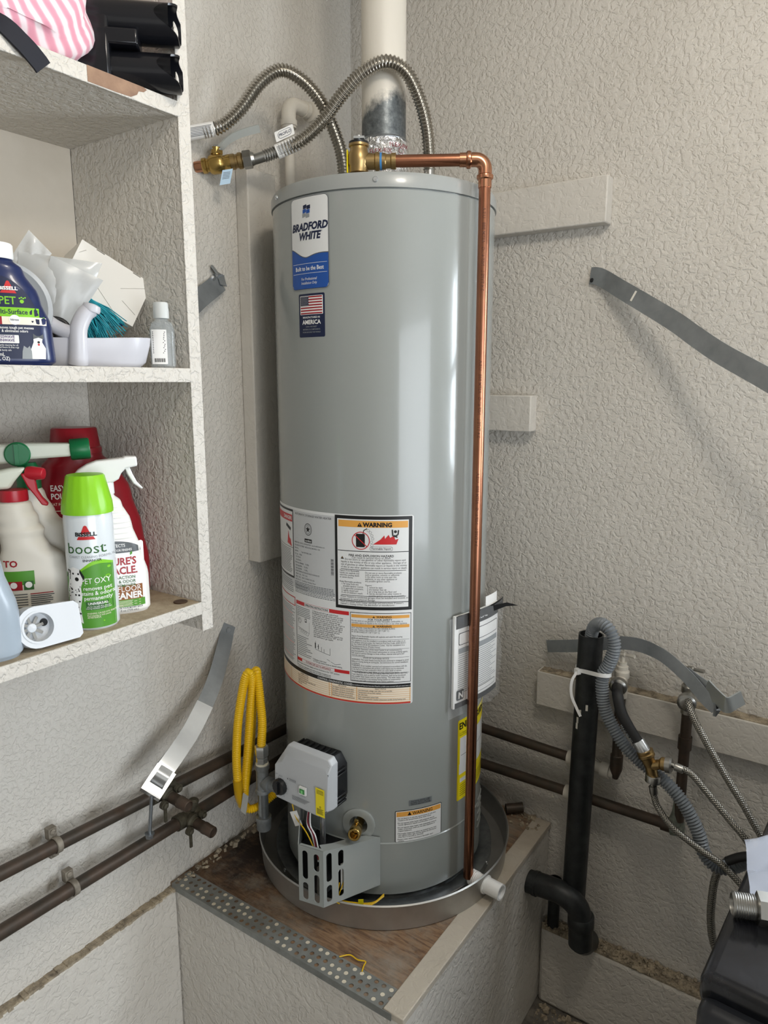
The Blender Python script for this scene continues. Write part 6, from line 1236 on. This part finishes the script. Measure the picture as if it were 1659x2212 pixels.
packet('dark_wrapper', [(-.060, .040), (-.02, .034), (-.004, .058), (-.05, .075)], .022, .005, mat('dark_film', '23272b', .25), mg, 10, .002, 9)
# hand sanitiser
XS = XF(.262, -.860, Z2, 50); hsn = thing('sanitiser_bottle', 'small clear flip-top sanitiser bottle standing by the shelf side', 'bottle', (.262, -.860, Z2))
BS = Body(smooth_secs([(0, .018, .0115, 3, 0), (.003, .0195, .013, 3, 0), (.060, .0195, .013, 3, 0), (.070, .0165, .012, 2.4, 0), (.076, .010, .010, 2, 0), (.080, .0095, .0095, 2, 0)])); b = MB(XS); BS.mesh(b, 36, 0, 2); bos = b.build('bottle_body', mat('clear_bottle', 'c5ced1', .06, alpha=.25, coat=.8), hsn)
b = MB(XS); b.lathe([(.0122, .078), (.0122, .092), (.0118, .094), (.0118, .101), (.0105, .103)], (0, 0, 0), (0, 0, 1), 30); b.build('flip_cap', mat('clear_cap', 'd9dcda', .3, alpha=.8), hsn)
t = MB(XS); t.patch(BS, -.017, .007, .006, .060, .001, .0004, 1)
for i in range(13): t.line(BS, (-.015, .056 - .0027 * i), (.005 - .004 * rnd.random(), .056 - .0027 * i), .0011, .0006, 0)
for i in range(11): t.line(BS, (-.013 + .0016 * i, .009), (-.013 + .0016 * i, .015), .0007 + .0005 * (i % 2), .0006, 0)
t.build('back_label', [ink('black'), ink('white')], bos)

# ------------------------------------------------------------------ top shelf
def pinkmat():
    m, nt, b = newmat('pink_striped_cloth'); v = coord(nt)
    s_ = nt.nodes.new('ShaderNodeSeparateXYZ'); nt.links.new(v, s_.inputs[0])
    a = mth(nt, 'ADD', mth(nt, 'MULTIPLY', s_.outputs['Y'], 1.0), mth(nt, 'MULTIPLY', s_.outputs['Z'], .9)); a = mth(nt, 'ADD', a, mth(nt, 'MULTIPLY', noise(nt, v, 9, 3), .03))
    f = ramp(nt, mth(nt, 'ADD', mth(nt, 'MULTIPLY', mth(nt, 'SINE', mth(nt, 'MULTIPLY', a, 260)), .5), .5), [(.2, hexc('e9dadd')), (.6, hexc('dc9fae')), (.9, hexc('d793a4'))])
    nt.links.new(f, b.inputs['Base Color']); b.inputs['Roughness'].default_value = .85; b.inputs['Sheen Weight'].default_value = .3; return m
b = MB(); rr = []
for i in range(1, 28):
    t_ = math.pi * i / 28; ring = []
    for j in range(44):
        a = 2 * math.pi * j / 44; c_, s_ = math.cos(a), math.sin(a); k = math.sin(t_) ** .4
        fold = 1 + .05 * math.sin(6 * a + 3 * t_) * k + .03 * math.sin(13 * a - 5 * t_)
        x = .118 * math.copysign(abs(c_) ** .75, c_) * k * fold; y = .215 * math.copysign(abs(s_) ** .75, s_) * k * fold; z = -.125 * math.copysign(abs(math.cos(t_)) ** .85, math.cos(t_))
        if z < -.03: x += .02 * (-.03 - z) / .1; y -= .0
        y += .16 * (z + .125) * -0.35
        ring.append(Vector((.172 + x, -1.125 + y, 2.056 + .125 + z + .012 * max(0, math.sin(5 * a)) * (1 if z < -.1 else 0))))
    rr.append(ring)
b.rings(rr); tag(b.build('cushion', pinkmat(), loc=(.172, -1.135, 2.056), ang=80), 'pink and white striped cushion slumped on the top shelf', 'cushion')
bp_ = thing('plastic_adapter', 'black plastic part with two open notched tubes on the top shelf', 'plastic part', (.24, -.90, 2.056)); dA = Vector((.72, .69, 0)).normalized(); sA = Vector((.69, -.72, 0))
M_bp = mat('black_gloss_plastic', '15161a', .22)
def open_tube(name, p, L_, r, notch):
    seg = 36; rr = []; p = Vector(p)
    for s_, q2 in ((0, r), (.45, r), (.9, r), (1, r), (1, r - .0028), (.3, r - .0028), (.3, .001)):
        ring = []
        for j in range(seg):
            a = 2 * math.pi * j / seg; cut = notch * max(0, math.cos(a - R(20))) ** 3 if s_ == 1 else 0; cut += (.004 * max(0, math.cos(3 * a)) if s_ == 1 else 0)
            ring.append(p + dA * (L_ * s_ - cut) + sA * (q2 * math.cos(a)) + Vector((0, 0, q2 * math.sin(a))))
        rr.append(ring)
    b = MB(); b.rings(rr); return b.build(name, M_bp, bp_)
open_tube('tube', (.222, -.925, 2.083), .125, .0265, .03); open_tube('tube', (.222, -.925, 2.149), .125, .0285, .03)
b = MB(); b.extr([(-.030, .001), (.030, .001), (.032, .045), (.028, .085), (.016, .110), (-.002, .124), (-.030, .118), (-.036, .06)], Vector((.205, -.945, 2.0555)), sA, (0, 0, 1), dA, .055); b.build('housing', M_bp, bp_, bevel=.004)
b = MB(); b.extr([(-.012, .052), (.030, .052), (.030, .074), (-.012, .074)], Vector((.205, -.945, 2.0555)), sA, (0, 0, 1), dA, .095); b.build('bridge', M_bp, bp_, bevel=.003)
b = MB(); b.extr([(.0, .108), (.004, .128), (.012, .112)], Vector((.205, -.945, 2.0555)), sA, (0, 0, 1), dA, .05); b.build('fin', M_bp, bp_)
b = MB(); b.ribbon([(.20, -1.20, 2.085), (.255, -1.145, 2.078), (.288, -1.105, 2.066), (.2965, -1.078, 2.048), (.2968, -1.058, 2.033), (.2966, -1.052, 2.027)], [(.2, .6, .8), (.1, .8, .6), (0, .8, .5), (0, .6, .4)], .026, .003, .006)
tag(b.build('fabric_strap', mat('navy_cloth', '10131f', .7), loc=(.29, -1.1, 2.056)), 'dark navy fabric strap draped over the top shelf edge', 'strap')

for nm, g in dict(braided_hose='braided washer hoses', heater_strap='loose earthquake straps', wall_brace='painted lumber braces', wall_pipe='copper pipes along the walls', spray_bottle='spray bottles on the lower shelf', hose_tap='hose taps behind the washer', water_connector='ribbed connectors above the heater', pipe_valve='corroded valves on the wall pipes').items():
    for o in COL.objects:
        if o.parent is None and o.name.split('.')[0] == nm: o['group'] = g

for o in list(COL.objects):
    if o.type == 'MESH' and any(m.type == 'SOLIDIFY' for m in o.modifiers):
        e_ = o.modifiers.new('edges', 'EDGE_SPLIT'); e_.split_angle = R(35)
